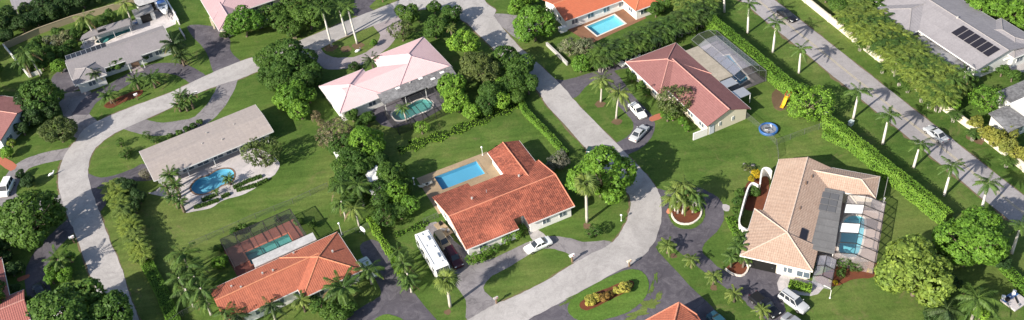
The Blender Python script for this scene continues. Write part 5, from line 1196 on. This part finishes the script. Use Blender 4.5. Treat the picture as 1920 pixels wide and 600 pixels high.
def car(a, b, paint, label, kind='sedan', L=None, W=None, group=None):
    x, y, rz, d = heading(a, b); t = thing('parked_car' if 'driving' not in label else 'car', label, dict(sedan='car', suv='car', van='van', pickup='truck')[kind], (x, y, 0), rz, group)
    L = L or dict(sedan=4.7, suv=4.7, van=4.9, pickup=5.2)[kind]; W = W or dict(sedan=1.8, suv=1.88, van=1.95, pickup=1.95)[kind]; hl, hw = L / 2, W / 2
    if kind == 'sedan': top = [(-1, .60, .86), (-.97, .88, .94), (-.62, .93, 1), (.28, .94, 1), (.55, .86, 1), (.88, .76, .95), (1, .52, .84)]; cab = (-.66, -.36, .10, .44); H_, bel = 1.42, .92
    elif kind == 'suv': top = [(-1, .72, .9), (-.98, 1.0, .97), (-.6, 1.04, 1), (.30, 1.04, 1), (.55, 1.02, 1), (.9, .95, .96), (1, .66, .86)]; cab = (-.97, -.86, .18, .46); H_, bel = 1.78, 1.04
    elif kind == 'van': top = [(-1, .72, .92), (-.98, 1.02, .98), (-.6, 1.05, 1), (.40, 1.05, 1), (.66, 1.02, 1), (.92, .90, .95), (1, .62, .86)]; cab = (-.98, -.92, .34, .68); H_, bel = 1.8, 1.04
    else: top = [(-1, .80, .95), (-.98, .98, .98), (-.6, 1.0, 1), (.30, 1.0, 1), (.52, 1.0, 1), (.9, .94, .96), (1, .66, .88)]; cab = (-.22, -.12, .22, .44); H_, bel = 1.74, 1.0
    secs = []
    for fx, z, fw in top:
        w_ = hw * fw; secs.append([(fx * hl, -w_ * .92, .26), (fx * hl, -w_, .45), (fx * hl, -w_ * .98, z - .16), (fx * hl, -w_ * .86, z), (fx * hl, w_ * .86, z), (fx * hl, w_ * .98, z - .16), (fx * hl, w_, .45), (fx * hl, w_ * .92, .26)])
    loft(secs).build('body', paint, t, smooth=True, bevel=.03)
    r0_, r1_, f1_, f0_ = (c * hl for c in cab); bw, tw = hw * .87, hw * .70; zb = bel - .03
    lo = [(r0_, bw * .95), (f0_, bw * .92)]; hi = [(r1_, tw), (f1_, tw)]
    ring0 = [(r0_, -bw * .95, zb), (f0_, -bw * .92, zb), (f0_, bw * .92, zb), (r0_, bw * .95, zb)]; ring1 = [(r1_, -tw, H_), (f1_, -tw, H_), (f1_, tw, H_), (r1_, tw, H_)]
    MB().add(ring0 + ring1, [(0, 1, 5, 4), (1, 2, 6, 5), (2, 3, 7, 6), (3, 0, 4, 7), (4, 5, 6, 7)]).build('cabin', paint, t, bevel=.07, smooth=False)
    def pane(q, name, sh=.84, off=.02):
        q = [Vector(p) for p in q]; c = sum(q, Vector()) / 4; nn = (q[1] - q[0]).cross(q[3] - q[0]).normalized()
        if nn.dot(c - Vector((0, 0, .9))) < 0: nn = -nn
        MB().add([c + (p - c) * sh + nn * off for p in q], [(0, 1, 2, 3)]).build(name, 'glass', t, fix=False)
    A, B_ = [Vector(p) for p in ring0], [Vector(p) for p in ring1]
    pane([A[1], A[2], B_[2], B_[1]], 'windshield', .88); pane([A[3], A[0], B_[0], B_[3]], 'rear_window', .82)
    for i, j in ((0, 1), (3, 2)):
        ks = (0, .5, 1) if kind != 'pickup' else (0, 1)
        if kind in ('suv', 'van'): ks = (0, .33, .66, 1)
        for k0, k1 in zip(ks, ks[1:]): pane([A[i].lerp(A[j], k0), A[i].lerp(A[j], k1), B_[i].lerp(B_[j], k1), B_[i].lerp(B_[j], k0)], 'side_window', .84)
    for sx in (-.62, .62):
        for sy in (-1, 1): wheel(t, sx * hl, sy * (hw - .1), .34 if kind != 'sedan' else .31)
    for sy in (-1, 1):
        MB().box((hl * .965, sy * hw * .66, top[-1][1] + .06), (.16, .34, .14)).build('headlight', 'lamp_clear', t, bevel=.03)
        MB().box((-hl * .975, sy * hw * .70, top[0][1] + .08), (.12, .28, .16)).build('tail_light', 'lamp_red', t, bevel=.03)
        MB().box((f0_ * .86, sy * (hw + .05), bel + .06), (.12, .18, .12)).build('mirror', paint, t, bevel=.03)
    if kind == 'pickup':
        MB().box((-.60 * hl, 0, 1.004), (.66 * hl, hw * 1.5, .02)).build('cargo_bed', 'black', t)
    if kind == 'suv':
        for sy in (-1, 1): MB().seg((r1_ + .2, sy * tw * .8, H_ + .05), (f1_ - .1, sy * tw * .8, H_ + .05), .05, .04).build('roof_rail', 'black', t)
    return t
car((1032, 449), (985, 470), 'paint_white', 'white sedan parked on the drive before the red roofed house')
car((1184, 194), (1207, 220), 'paint_white', 'white car parked on the loop drive above the silver one')
car((1186, 262), (1211, 236), 'paint_silver', 'silver car parked at the mouth of the loop drive')
car((1462, 19), (1490, 38), 'paint_black', 'black car driving on the straight road')
car((1771, 263), (1739, 239), 'paint_silver', 'silver car driving on the straight road')
car((1416, 556), (1452, 588), 'paint_black', 'black pickup parked on asphalt by the cream house', 'pickup')
car((1470, 553), (1507, 579), 'paint_silver', 'silver wagon with roof rails parked on the grass edge', 'suv')
car((1475, 595), (1512, 622), 'paint_grey', 'grey car partly showing below the silver wagon')
car((842, 468), (861, 499), 'paint_maroon', 'dark maroon car beside the motorhome', 'suv', 4.4)
car((821, 441), (838, 464), 'paint_tan', 'tan boxy off roader behind the maroon car', 'van', 3.7, 1.75)
car((681, 488), (701, 516), 'paint_palegreen', 'pale green car on the wide asphalt drive')
car((1193, 103), (1164, 119), 'paint_white', 'white minivan by the rose roof corner', 'van')
car((18, 340), (6, 365), 'paint_white', 'white van on the loop drive by the brick path', 'van', 4.2)
car((69, 535), (84, 562), 'paint_navy', 'dark car in the shade on the curved drive')
car((1108, 282), (1140, 287), 'paint_green', 'dark green car half hidden under the round tree')
car((490, 46), (514, 36), 'paint_grey', 'grey car under the trees by the lilac roofed house')
car((1340, 596), (1362, 616), 'paint_teal', 'blue car at the lower edge of the shaded drive')
car((93, 572), (118, 592), 'paint_white', 'white car glimpsed under the big leafy trees')

x, y, rz, d = heading((790, 434), (831, 504), 3.1)
t = thing('motorhome', 'long white motorhome parked on grass beside the red roofed house', 'motorhome', (x, y, 0), rz)
hl, hw = 4.7, 1.22
prof = [(-hl, .55), (-hl, 3.0), (-hl + .15, 3.12), (hl - 1.0, 3.12), (hl - .55, 3.0), (hl - .05, 1.9), (hl, 1.1), (hl, .55)]
n = len(prof)
MB().add([(a, -hw, z) for a, z in prof] + [(a, hw, z) for a, z in prof], [tuple(range(n)), tuple(range(2 * n - 1, n - 1, -1))] + [(i, (i + 1) % n, n + (i + 1) % n, n + i) for i in range(n)]).build('body', 'paint_white', t, bevel=.1)
MB().add([(hl - .50, -hw * .88, 2.92), (hl - .50, hw * .88, 2.92), (hl + .015, hw * .88, 1.85), (hl + .015, -hw * .88, 1.85)], [(0, 1, 2, 3)]).build('windshield', 'glass', t)
for sy in (-1, 1):
    for xx, ww in ((-3.4, 1.0), (-1.2, 1.3), (1.0, 1.3), (3.2, .9)): MB().box((xx, sy * (hw + .01), 2.2), (ww, .04, .7)).build('side_window', 'glass', t, bevel=.01)
    MB().box((-.2, sy * (hw + .012), 1.35), (8.8, .03, .22)).build('stripe', 'paint_grey', t)
    for xx in (-2.6, 2.9): wheel(t, xx, sy * (hw - .14), .42, .26)
    MB().box((hl - .02, sy * .85, .95), (.1, .36, .2)).build('headlight', 'lamp_clear', t)
    MB().seg((-4.2, sy * .95, 3.18), (3.2, sy * .95, 3.18), .06, .05).build('roof_rail', 'alu', t)
for xx, yy, s in ((-2.6, 0, (1.05, .8, .32)), (1.7, 0, (1.05, .8, .32)), (-.4, .4, (.45, .45, .16)), (-3.9, -.3, (.45, .45, .16)), (3.1, .35, (.4, .4, .14)), (-1.2, -.5, (.6, .3, .1))):
    MB().box((xx, yy, 3.12 + s[2] / 2), s).build('roof_unit', 'wall_pale', t, bevel=.05)
for k in range(4): MB().box((-4.76, .55, 1.0 + k * .55), (.05, .4, .05)).build('ladder_rung', 'alu', t)

x, y, rz, d = heading((817, 414), (846, 444), .6)
t = thing('utility_trailer', 'pale flat utility trailer with clutter beside the red roofed house', 'trailer', (x, y, 0), rz)
MB().box((0, 0, .6), (3.6, 1.6, .14)).build('deck', 'deck_sand', t); MB().seg((1.8, 0, .55), (3.0, 0, .45), .1, .1).build('tow_bar', 'steel', t)
for sy in (-1, 1): wheel(t, -.2, sy * .92, .3, .18)
for k, (xx, yy, s) in enumerate(((-1.1, .2, (.6, .5, .5)), (.3, -.3, (.9, .4, .3)), (1.1, .3, (.4, .5, .4)))): MB().box((xx, yy, .67 + s[2] / 2), s, k * .7).build('crate', ('rubber', 'block', 'steel')[k], t)

# boat on its trailer
x, y, rz, d = heading((297, -4), (315, 34), 1.2)
t = thing('motor_boat', 'white motor boat with blue cockpit cover on trailer beside white wall', 'boat', (x, y, 0), rz)
secs = []
for fx, w_, zk, zg in ((-1, .95, .75, 1.65), (-.5, 1.12, .68, 1.70), (0, 1.15, .68, 1.78), (.45, .95, .75, 1.92), (.8, .5, 1.0, 2.06), (1, .06, 1.6, 2.15)):
    X = fx * 3.6; secs.append([(X, 0, zk), (X, w_ * .75, zk + .3), (X, w_, zg), (X, w_ * .8, zg + .04), (X, -w_ * .8, zg + .04), (X, -w_, zg), (X, -w_ * .75, zk + .3)])
loft(secs).build('hull', 'paint_white', t, smooth=True, bevel=.02)
MB().box((-1.3, 0, 1.86), (2.6, 1.7, .16)).build('cockpit_cover', 'vinyl_blue', t, bevel=.06)
MB().add([(.25, -.85, 1.85), (.25, .85, 1.85), (-.25, .75, 2.35), (-.25, -.75, 2.35)], [(0, 1, 2, 3)]).build('windshield', 'glass_blue', t)
MB().box((1.5, 0, 2.0), (.5, .5, .07)).build('hatch', 'glass', t); MB().box((-3.8, 0, 1.5), (.4, .5, 1.0)).build('outboard_motor', 'black', t, bevel=.08)
MB().tube([(1.0, .75, 2.05), (1.6, .7, 2.4), (2.9, .3, 2.5), (3.4, 0, 2.5), (2.9, -.3, 2.5), (1.6, -.7, 2.4), (1.0, -.75, 2.05)], .03, 6).build('bow_rail', 'alu', t)
tr = thing('boat_trailer', 'steel boat trailer carrying the white motor boat', 'trailer', (x, y, 0), rz)
for sy in (-1, 1): MB().seg((-3.2, sy * .7, .55), (3.0, sy * .35, .55), .1, .12).build('rail', 'steel', tr); wheel(tr, -1.2, sy * 1.05, .33, .2)
MB().seg((3.0, 0, .55), (4.4, 0, .5), .1, .1).build('tow_bar', 'steel', tr)
for xx in (-2.4, 0, 2.2): MB().box((xx, 0, .62), (.12, 1.5, .12)).build('crossbar', 'steel', tr)

# ------------------------------------------------------------------ garden and street furniture
def at(x, y, z=0): p = P(x, y, z); return (p.x, p.y, 0)
def mailbox(x, y, label, mat='plastic_white', s=1.0, boxy=False):
    t = thing('mailbox', label, 'mailbox', at(x, y), R(24)); t.scale = (s, s, s)
    MB().box((0, 0, .5), (.18, .18, 1.0) if not boxy else (.5, .5, 1.0)).build('post', mat if boxy else 'wood', t)
    b = MB(); k = 8; b.add([(xx, .16 * math.cos(math.pi * j / k), 1.12 + .16 * math.sin(math.pi * j / k)) for xx in (-.3, .3) for j in range(k + 1)] + [(xx, yy, .98) for xx in (-.3, .3) for yy in (.16, -.16)],
          [tuple(range(k + 1)) + (19, 18), tuple(reversed(range(9, 18))) + (20, 21)] + [(j, j + 1, j + 10, j + 9) for j in range(k)] + [(18, 20, 9, 0), (8, 17, 21, 19), (18, 19, 21, 20)])
    b.build('box', mat, t); MB().box((.1, -.19, 1.22), (.12, .03, .16)).build('flag', 'plastic_red', t)
for q in ((258, 187, 'white mailbox by the mulched front island of shingle house', 'plastic_white', 1.25), (370, 183, 'white mailbox at the half moon lawn', 'plastic_white', 1.2), (140, 456, 'white mailbox at the mouth of the dark curved drive', 'plastic_white', 1.4),
          (1073, 491, 'white mailbox at the tip of the oval front lawn', 'plastic_white', 1.4), (931, 569, 'grey mailbox beside the drive mouth below the oval lawn', 'block', 1.2), (553, 72, 'tan pillar mailbox by the street near lilac roofed house', 'wall_tan', 1.5, True),
          (1180, 500, 'cream mailbox on the corner above the oval island', 'wall_cream', 1.2), (718, 4, 'white mailbox beyond the street opposite the paver drive', 'plastic_white', 1.2)): mailbox(*q)
def lamp(x, y, hgt, label, double=False):
    t = thing('garden_lamp', label, 'lamp', at(x, y)); MB().tube([(0, 0, 0), (0, 0, hgt)], .05, 8).build('post', 'trim_white', t); MB().tube([(0, 0, 0), (0, 0, .1)], .14, 8).build('base', 'trim_white', t)
    MB().dome((0, 0, hgt), .2, .2, 10, 4).build('globe', 'plastic_white', t, smooth=True); MB().tube([(0, 0, hgt - .12), (0, 0, hgt)], [.1, .2], 10).build('collar', 'trim_white', t)
lamp(905, 291, 1.9, 'white globe lamp at the pool deck corner near red gable'); lamp(777, 346, 1.5, 'white globe lamp at the far corner of sandy pool deck'); lamp(1165, 414, 1.3, 'slim white lamp on the bend lawn beside the shaggy palm'); lamp(1656, 384, 1.4, 'white globe lamp at the corner of the pool cage'); lamp(641, 440, 2.7, 'white globe lamp by the orange hip')
t = thing('satellite_dish', 'white satellite dish on a pole beside the wide asphalt drive', 'satellite dish', at(684, 440), R(-130)); MB().tube([(0, 0, 0), (0, 0, 1.3)], .05, 8).build('pole', 'steel', t)
b = MB(); k = 14; b.add([(.25 * (rr / 1.0) ** 2 * 1.0 + .1, rr * math.cos(2 * math.pi * j / k), 1.5 + rr * math.sin(2 * math.pi * j / k)) for rr in (.1, .35, .62) for j in range(k)], [tuple(range(k))] + [(i * k + j, i * k + (j + 1) % k, (i + 1) * k + (j + 1) % k, (i + 1) * k + j) for i in range(2) for j in range(k)])
b.build('dish', 'plastic_white', t, smooth=True); MB().seg((.1, 0, 1.1), (.9, 0, 1.5), .05, .05).build('feed_arm', 'steel', t)
t = thing('bent_lamp_post', 'thin white bent lamp post on the lawn beside the cream house walk', 'lamp post', at(1556, 559), R(150))
MB().tube([(0, 0, 0), (0, 0, 1.7), (.15, 0, 2.1), (.9, 0, 2.35)], .045, 8).build('pole', 'trim_white', t); MB().box((1.0, 0, 2.34), (.4, .14, .08)).build('lamp_head', 'trim_white', t, bevel=.02); MB().tube([(0, 0, 0), (0, 0, .1)], .14, 8).build('base', 'trim_white', t)
t = thing('flag_pole', 'slim green pole at the corner of the beige roof wing', 'pole', at(1655, 379)); MB().tube([(0, 0, 0), (0, 0, 5.6)], [.06, .04], 7).build('shaft', 'steel', t); MB().tube([(0, 0, 0), (0, 0, .15)], .2, 8).build('base', 'block', t)

c = P(1441, 241, .4); t = thing('inflatable_pool', 'round blue inflatable pool full of grey clutter on the lawn', 'inflatable pool', (c.x, c.y, 0))
b = MB(); nseg = 24; kk = 8; ring_ = [(1.55 * math.cos(2 * math.pi * i / nseg), 1.55 * math.sin(2 * math.pi * i / nseg)) for i in range(nseg)]
vs = [((1.55 + .2 * math.cos(2 * math.pi * j / kk)) * math.cos(2 * math.pi * i / nseg), (1.55 + .2 * math.cos(2 * math.pi * j / kk)) * math.sin(2 * math.pi * i / nseg), .36 + .17 * math.sin(2 * math.pi * j / kk)) for i in range(nseg) for j in range(kk)]
b.add(vs, [(i * kk + j, i * kk + (j + 1) % kk, ((i + 1) % nseg) * kk + (j + 1) % kk, ((i + 1) % nseg) * kk + j) for i in range(nseg) for j in range(kk)]); b.build('ring', 'plastic_blue', t, smooth=True)
MB().add([(1.66 * math.cos(2 * math.pi * i / nseg), 1.66 * math.sin(2 * math.pi * i / nseg), .02) for i in range(nseg)] + [(1.6 * p[0] / 1.55, 1.6 * p[1] / 1.55, .34) for p in ring_], [(i, (i + 1) % nseg, nseg + (i + 1) % nseg, nseg + i) for i in range(nseg)]).build('side', 'plastic_blue', t)
MB().add([(1.45 * p[0] / 1.55, 1.45 * p[1] / 1.55, .2) for p in ring_], [tuple(range(nseg))]).build('liner', 'paint_grey', t)
for k in range(7): a = k * .9; MB().box((.8 * math.cos(a) * (.4 + k % 2), .8 * math.sin(a) * (.4 + k % 2), .28), (.8, .18, .1), a * 1.7).build('clutter', ('alu', 'plastic_white', 'rubber')[k % 3], t)

x, y, rz, d = heading((1477, 183), (1464, 201), .6); t = thing('playground_slide', 'yellow slide with small play frame in the bare earth patch', 'slide', (x, y, 0), rz)
for sy in (-.28, .28): MB().tube([(-1.1, sy, 1.3), (-.6, sy, 1.2), (.5, sy, .35), (1.2, sy, .22)], .06, 6).build('side_rail', 'plastic_yellow', t)
MB().add([(-1.1, -.28, 1.26), (-.6, -.28, 1.14), (.5, -.28, .28), (1.2, -.28, .16), (-1.1, .28, 1.26), (-.6, .28, 1.14), (.5, .28, .28), (1.2, .28, .16)], [(0, 1, 5, 4), (1, 2, 6, 5), (2, 3, 7, 6)]).build('chute', 'plastic_yellow', t)
for xx in (-1.2, -2.0):
    for sy in (-.4, .4): MB().box((xx, sy, .9), (.09, .09, 1.8)).build('post', 'plastic_red', t)
MB().box((-1.6, 0, 1.25), (.95, .85, .08)).build('platform', 'wood', t)

t = thing('garden_statue', 'white heron shaped ornament on the lawn inside the van loop', 'statue', at(98, 330), .6)
MB().tube([(-.7, 0, .35), (-.2, 0, .55), (.3, 0, .5), (.55, 0, .75), (.6, 0, 1.0), (.85, 0, .95)], [.06, .25, .2, .09, .08, .03], 8).build('body', 'plastic_white', t, smooth=True)
for sy in (-.1, .1): MB().tube([(0, sy, 0), (0, sy, .45)], .03, 5).build('leg', 'plastic_white', t)
t = thing('garden_ornament', 'low white swan shaped planter in the paver drive island', 'planter', at(671, 97), .4)
MB().tube([(-.6, 0, .2), (-.2, 0, .28), (.4, 0, .26), (.6, 0, .5), (.55, 0, .8), (.75, 0, .8)], [.1, .32, .25, .1, .09, .03], 8).build('body', 'plastic_white', t, smooth=True)
t = thing('utility_box', 'teal utility box beside the tall olive topped hedge', 'utility box', at(1595, 234), .7); MB().box((0, 0, .4), (.9, .7, .8)).build('cabinet', 'paint_palegreen', t, bevel=.04); MB().box((0, 0, .83), (.98, .78, .06)).build('lid', 'paint_palegreen', t)
t = thing('tank_cover', 'round white tank lid at the cream wall end', 'tank', at(1564, 240)); MB().tube([(0, 0, 0), (0, 0, .5)], [.8, .8], 18).build('drum', 'plastic_white', t); MB().dome((0, 0, .5), .85, .18, 18, 3).build('lid', 'plastic_white', t, smooth=True)
for k, (xx, yy, mt, lb) in enumerate(((1399, 492, 'black', 'black wheeled bin at the garage opening of cream house'), (1407, 488, 'plastic_white', 'white wheeled bin at the garage opening of cream house'), (1404, 499, 'plastic_white', 'short white tub before the wheeled bins of cream house'))):
    t = thing('waste_bin', lb, 'bin', at(xx, yy), R(-26)); hh = .95 if k < 2 else .6
    MB().add([(-.25, -.25, 0), (.25, -.25, 0), (.25, .25, 0), (-.25, .25, 0), (-.32, -.32, hh), (.32, -.32, hh), (.32, .32, hh), (-.32, .32, hh)], [(3, 2, 1, 0), (0, 1, 5, 4), (1, 2, 6, 5), (2, 3, 7, 6), (3, 0, 4, 7), (4, 5, 6, 7)]).build('body', mt, t); MB().box((0, 0, hh + .04), (.7, .7, .07)).build('lid', mt, t)
# kerb rings
def kerb(pts, label, closed=True, mat='curb_white'):
    lp = smooth_loop(px(*pts), closed, 5); c = Vector(lp[0]); t = thing('planter_kerb', label, 'kerb', (c.x, c.y, 0))
    st = 2
    for i in range(0, len(lp) - (0 if closed else 1), st):
        a = Vector(lp[i]) - c; b_ = Vector(lp[(i + st) % len(lp)] if closed else lp[min(i + st, len(lp) - 1)]) - c
        MB().seg((a.x, a.y, .12), (b_.x, b_.y, .12), .28, .26).build('kerb_stone', mat, t)
kerb([(1258, 392), (1270, 380), (1300, 380), (1314, 392), (1312, 408), (1296, 420), (1275, 420), (1262, 410)], 'pale kerb ring round the palm cluster planter')
kerb([(1360, 505), (1372, 514), (1390, 518), (1401, 509), (1404, 490)], 'pale kerb along the bed at the cream house corner', False)
t = thing('boulder', 'reddish boulder on the rim of the round kerbed planter', 'rock', at(1256, 397)); MB().dome((0, 0, 0), .6, .75, 8, 3).build('stone', 'brick_orange', t)
for k, (xx, yy) in enumerate(((1404, 312), (1398, 318), (1412, 310), (1408, 322), (1396, 308))):
    t = thing('boulder', 'grey rock in the small rockery near yellow flowering bush', 'rock', at(xx, yy), k, 'rocks of the small rockery'); MB().dome((0, 0, -.05), .28 + .08 * (k % 3), .28 + .08 * (k % 2), 7, 3).build('stone', 'rock_dark', t)
def lounger(x, y, rz, label, group, mat='plastic_white'):
    t = thing('pool_lounger', label, 'lounger', at(x, y), rz, group); MB().box((.2, 0, .32), (1.3, .6, .08)).build('seat', mat, t); MB().box((-.7, 0, .52), (.7, .6, .08), 0, 0, .65).build('backrest', mat, t)
    for xx in (-.35, .75):
        for sy in (-.25, .25): MB().box((xx, sy, .14), (.06, .06, .28)).build('leg', mat, t)
for k, (xx, yy) in enumerate(((1090, 38), (1098, 35), (1106, 31), (1132, 20), (1140, 17), (1148, 13))): lounger(xx, yy, R(-67), 'white lounger along the brick deck wall of coral roofed house', 'white loungers on the brick deck')
for k, (xx, yy) in enumerate(((1182, 22), (1190, 27))): lounger(xx, yy, R(10), 'grey green lounger at the far end of the brick deck', 'grey loungers on the brick deck', 'steel')
for k, (xx, yy) in enumerate(((795, 350), (803, 347))): lounger(xx, yy, R(30), 'pale lounger on the sandy deck by the blue pool', 'loungers on the sandy deck', 'wall_cream')
lounger(258, 44, R(24), 'blue lounger beside the grey flat roofed garden store', None, 'plastic_blue'); lounger(265, 41, R(24), 'blue covered table bench next to the blue lounger by garden store', None, 'plastic_blue')
for k, (xx, yy) in enumerate(((162, 82), (250, 48), (88, 80), (98, 83))): 
    t = thing('garden_chair', ('white garden chair by the end of narrow pool', 'white garden chair at the boat end of narrow pool', 'white garden chair among grey green shrubs', 'white garden chair beside another among grey green shrubs')[k], 'chair', at(xx, yy), k)
    MB().box((0, 0, .42), (.6, .6, .07)).build('seat', 'plastic_white', t); MB().box((-.28, 0, .72), (.06, .6, .55)).build('backrest', 'plastic_white', t)
    for sx in (-.25, .25):
        for sy in (-.25, .25): MB().box((sx, sy, .2), (.06, .06, .4)).build('leg', 'plastic_white', t)
# pale platform with clutter
q = px((1873, 566), (1899, 549), (1930, 567), (1905, 593)); c = Vector(q[0]).lerp(Vector(q[2]), .5); rz = math.atan2(q[1][1] - q[0][1], q[1][0] - q[0][0])
t = thing('garden_platform', 'pale raised platform with blue edge and scattered clutter', 'platform', (c.x, c.y, 0), rz)
w_, d_ = (Vector(q[1]) - Vector(q[0])).length, (Vector(q[2]) - Vector(q[1])).length
MB().box((0, 0, .25), (w_, d_, .3)).build('deck', 'deck_white', t, bevel=.03); MB().box((0, d_ / 2 - .45, .412), (w_ * .96, .8, .02)).build('edge_band', 'plastic_blue', t)
for k in range(5): MB().box((-w_ * .36 + k * w_ * .18, d_ / 2 - .45, .44), (.22, .22, .03)).build('star_mark', 'plastic_white', t)
for k, (a, b_, s) in enumerate(((-.9, .6, (.5, .5, .6)), (.2, -.1, (1.3, .2, .2)), (.9, .9, (.5, .4, .7)), (-.4, -1.0, (.3, .3, .3)), (-1.0, 1.2, (.5, .5, .5)))): MB().box((a, b_, .4 + s[2] / 2), s, k).build('clutter', ('black', 'rubber', 'plastic_white', 'steel', 'plastic_white')[k], t, bevel=.04)
for sx in (-1, 1):
    for sy in (-1, 1): MB().box((sx * (w_ / 2 - .2), sy * (d_ / 2 - .2), .05), (.2, .2, .1)).build('foot', 'block', t)

# ------------------------------------------------------------------ look-alikes of small groups are told apart by how near they stand to a landmark
LM = {'pink roof': LW('pink', 12, 5), 'red roof': LW('red', 10, 7), 'orange roof': LW('orange', 11, -4), 'gravel roof': LW('gravel', 11, 5), 'shingle roof': LW('shingle', 10, -4), 'beige roof': LW('beige', 5, 11),
      'rose roof': LW('rose', 12, 6), 'coral roof': LW('coral', 9, 4), 'silver roof': LW('silver', 9, 0), 'lilac roof': LW('lilac', 10, 9), 'motorhome': P2(810, 470), 'white van': P2(12, 352), 'kidney pool': P2(400, 340), 'white shed': P2(700, 326)}
NTH = ('nearest', 'second nearest', 'third nearest', 'fourth nearest', 'fifth nearest', 'sixth nearest', 'seventh nearest', 'eighth nearest', 'ninth nearest', 'tenth nearest', 'eleventh nearest', 'twelfth nearest')
same = {}
for o in C.objects:
    if o.parent is None and 'label' in o.keys(): same.setdefault(o['label'], []).append(o)
for lab, obs in same.items():
    if 2 <= len(obs) <= 12:
        c = sum((o.location for o in obs), Vector()) / len(obs); best = None
        for nm, q in LM.items():
            ds = sorted((o.location.to_2d() - Vector(q)).length for o in obs); gap = min((b - a for a, b in zip(ds, ds[1:])), default=1)
            d = (c.to_2d() - Vector(q)).length
            sc = (min(gap, 1.5) * 12 - d) if d > 2 else -999
            if best is None or sc > best[0]: best = (sc, nm, q)
        for k, o in enumerate(sorted(obs, key=lambda o: (o.location.to_2d() - Vector(best[2])).length)):
            o['label'] = lab + ', ' + NTH[k] + ' the ' + best[1]
            if len(o['label'].split()) > 16: print('LONG', len(o['label'].split()), o['label'])
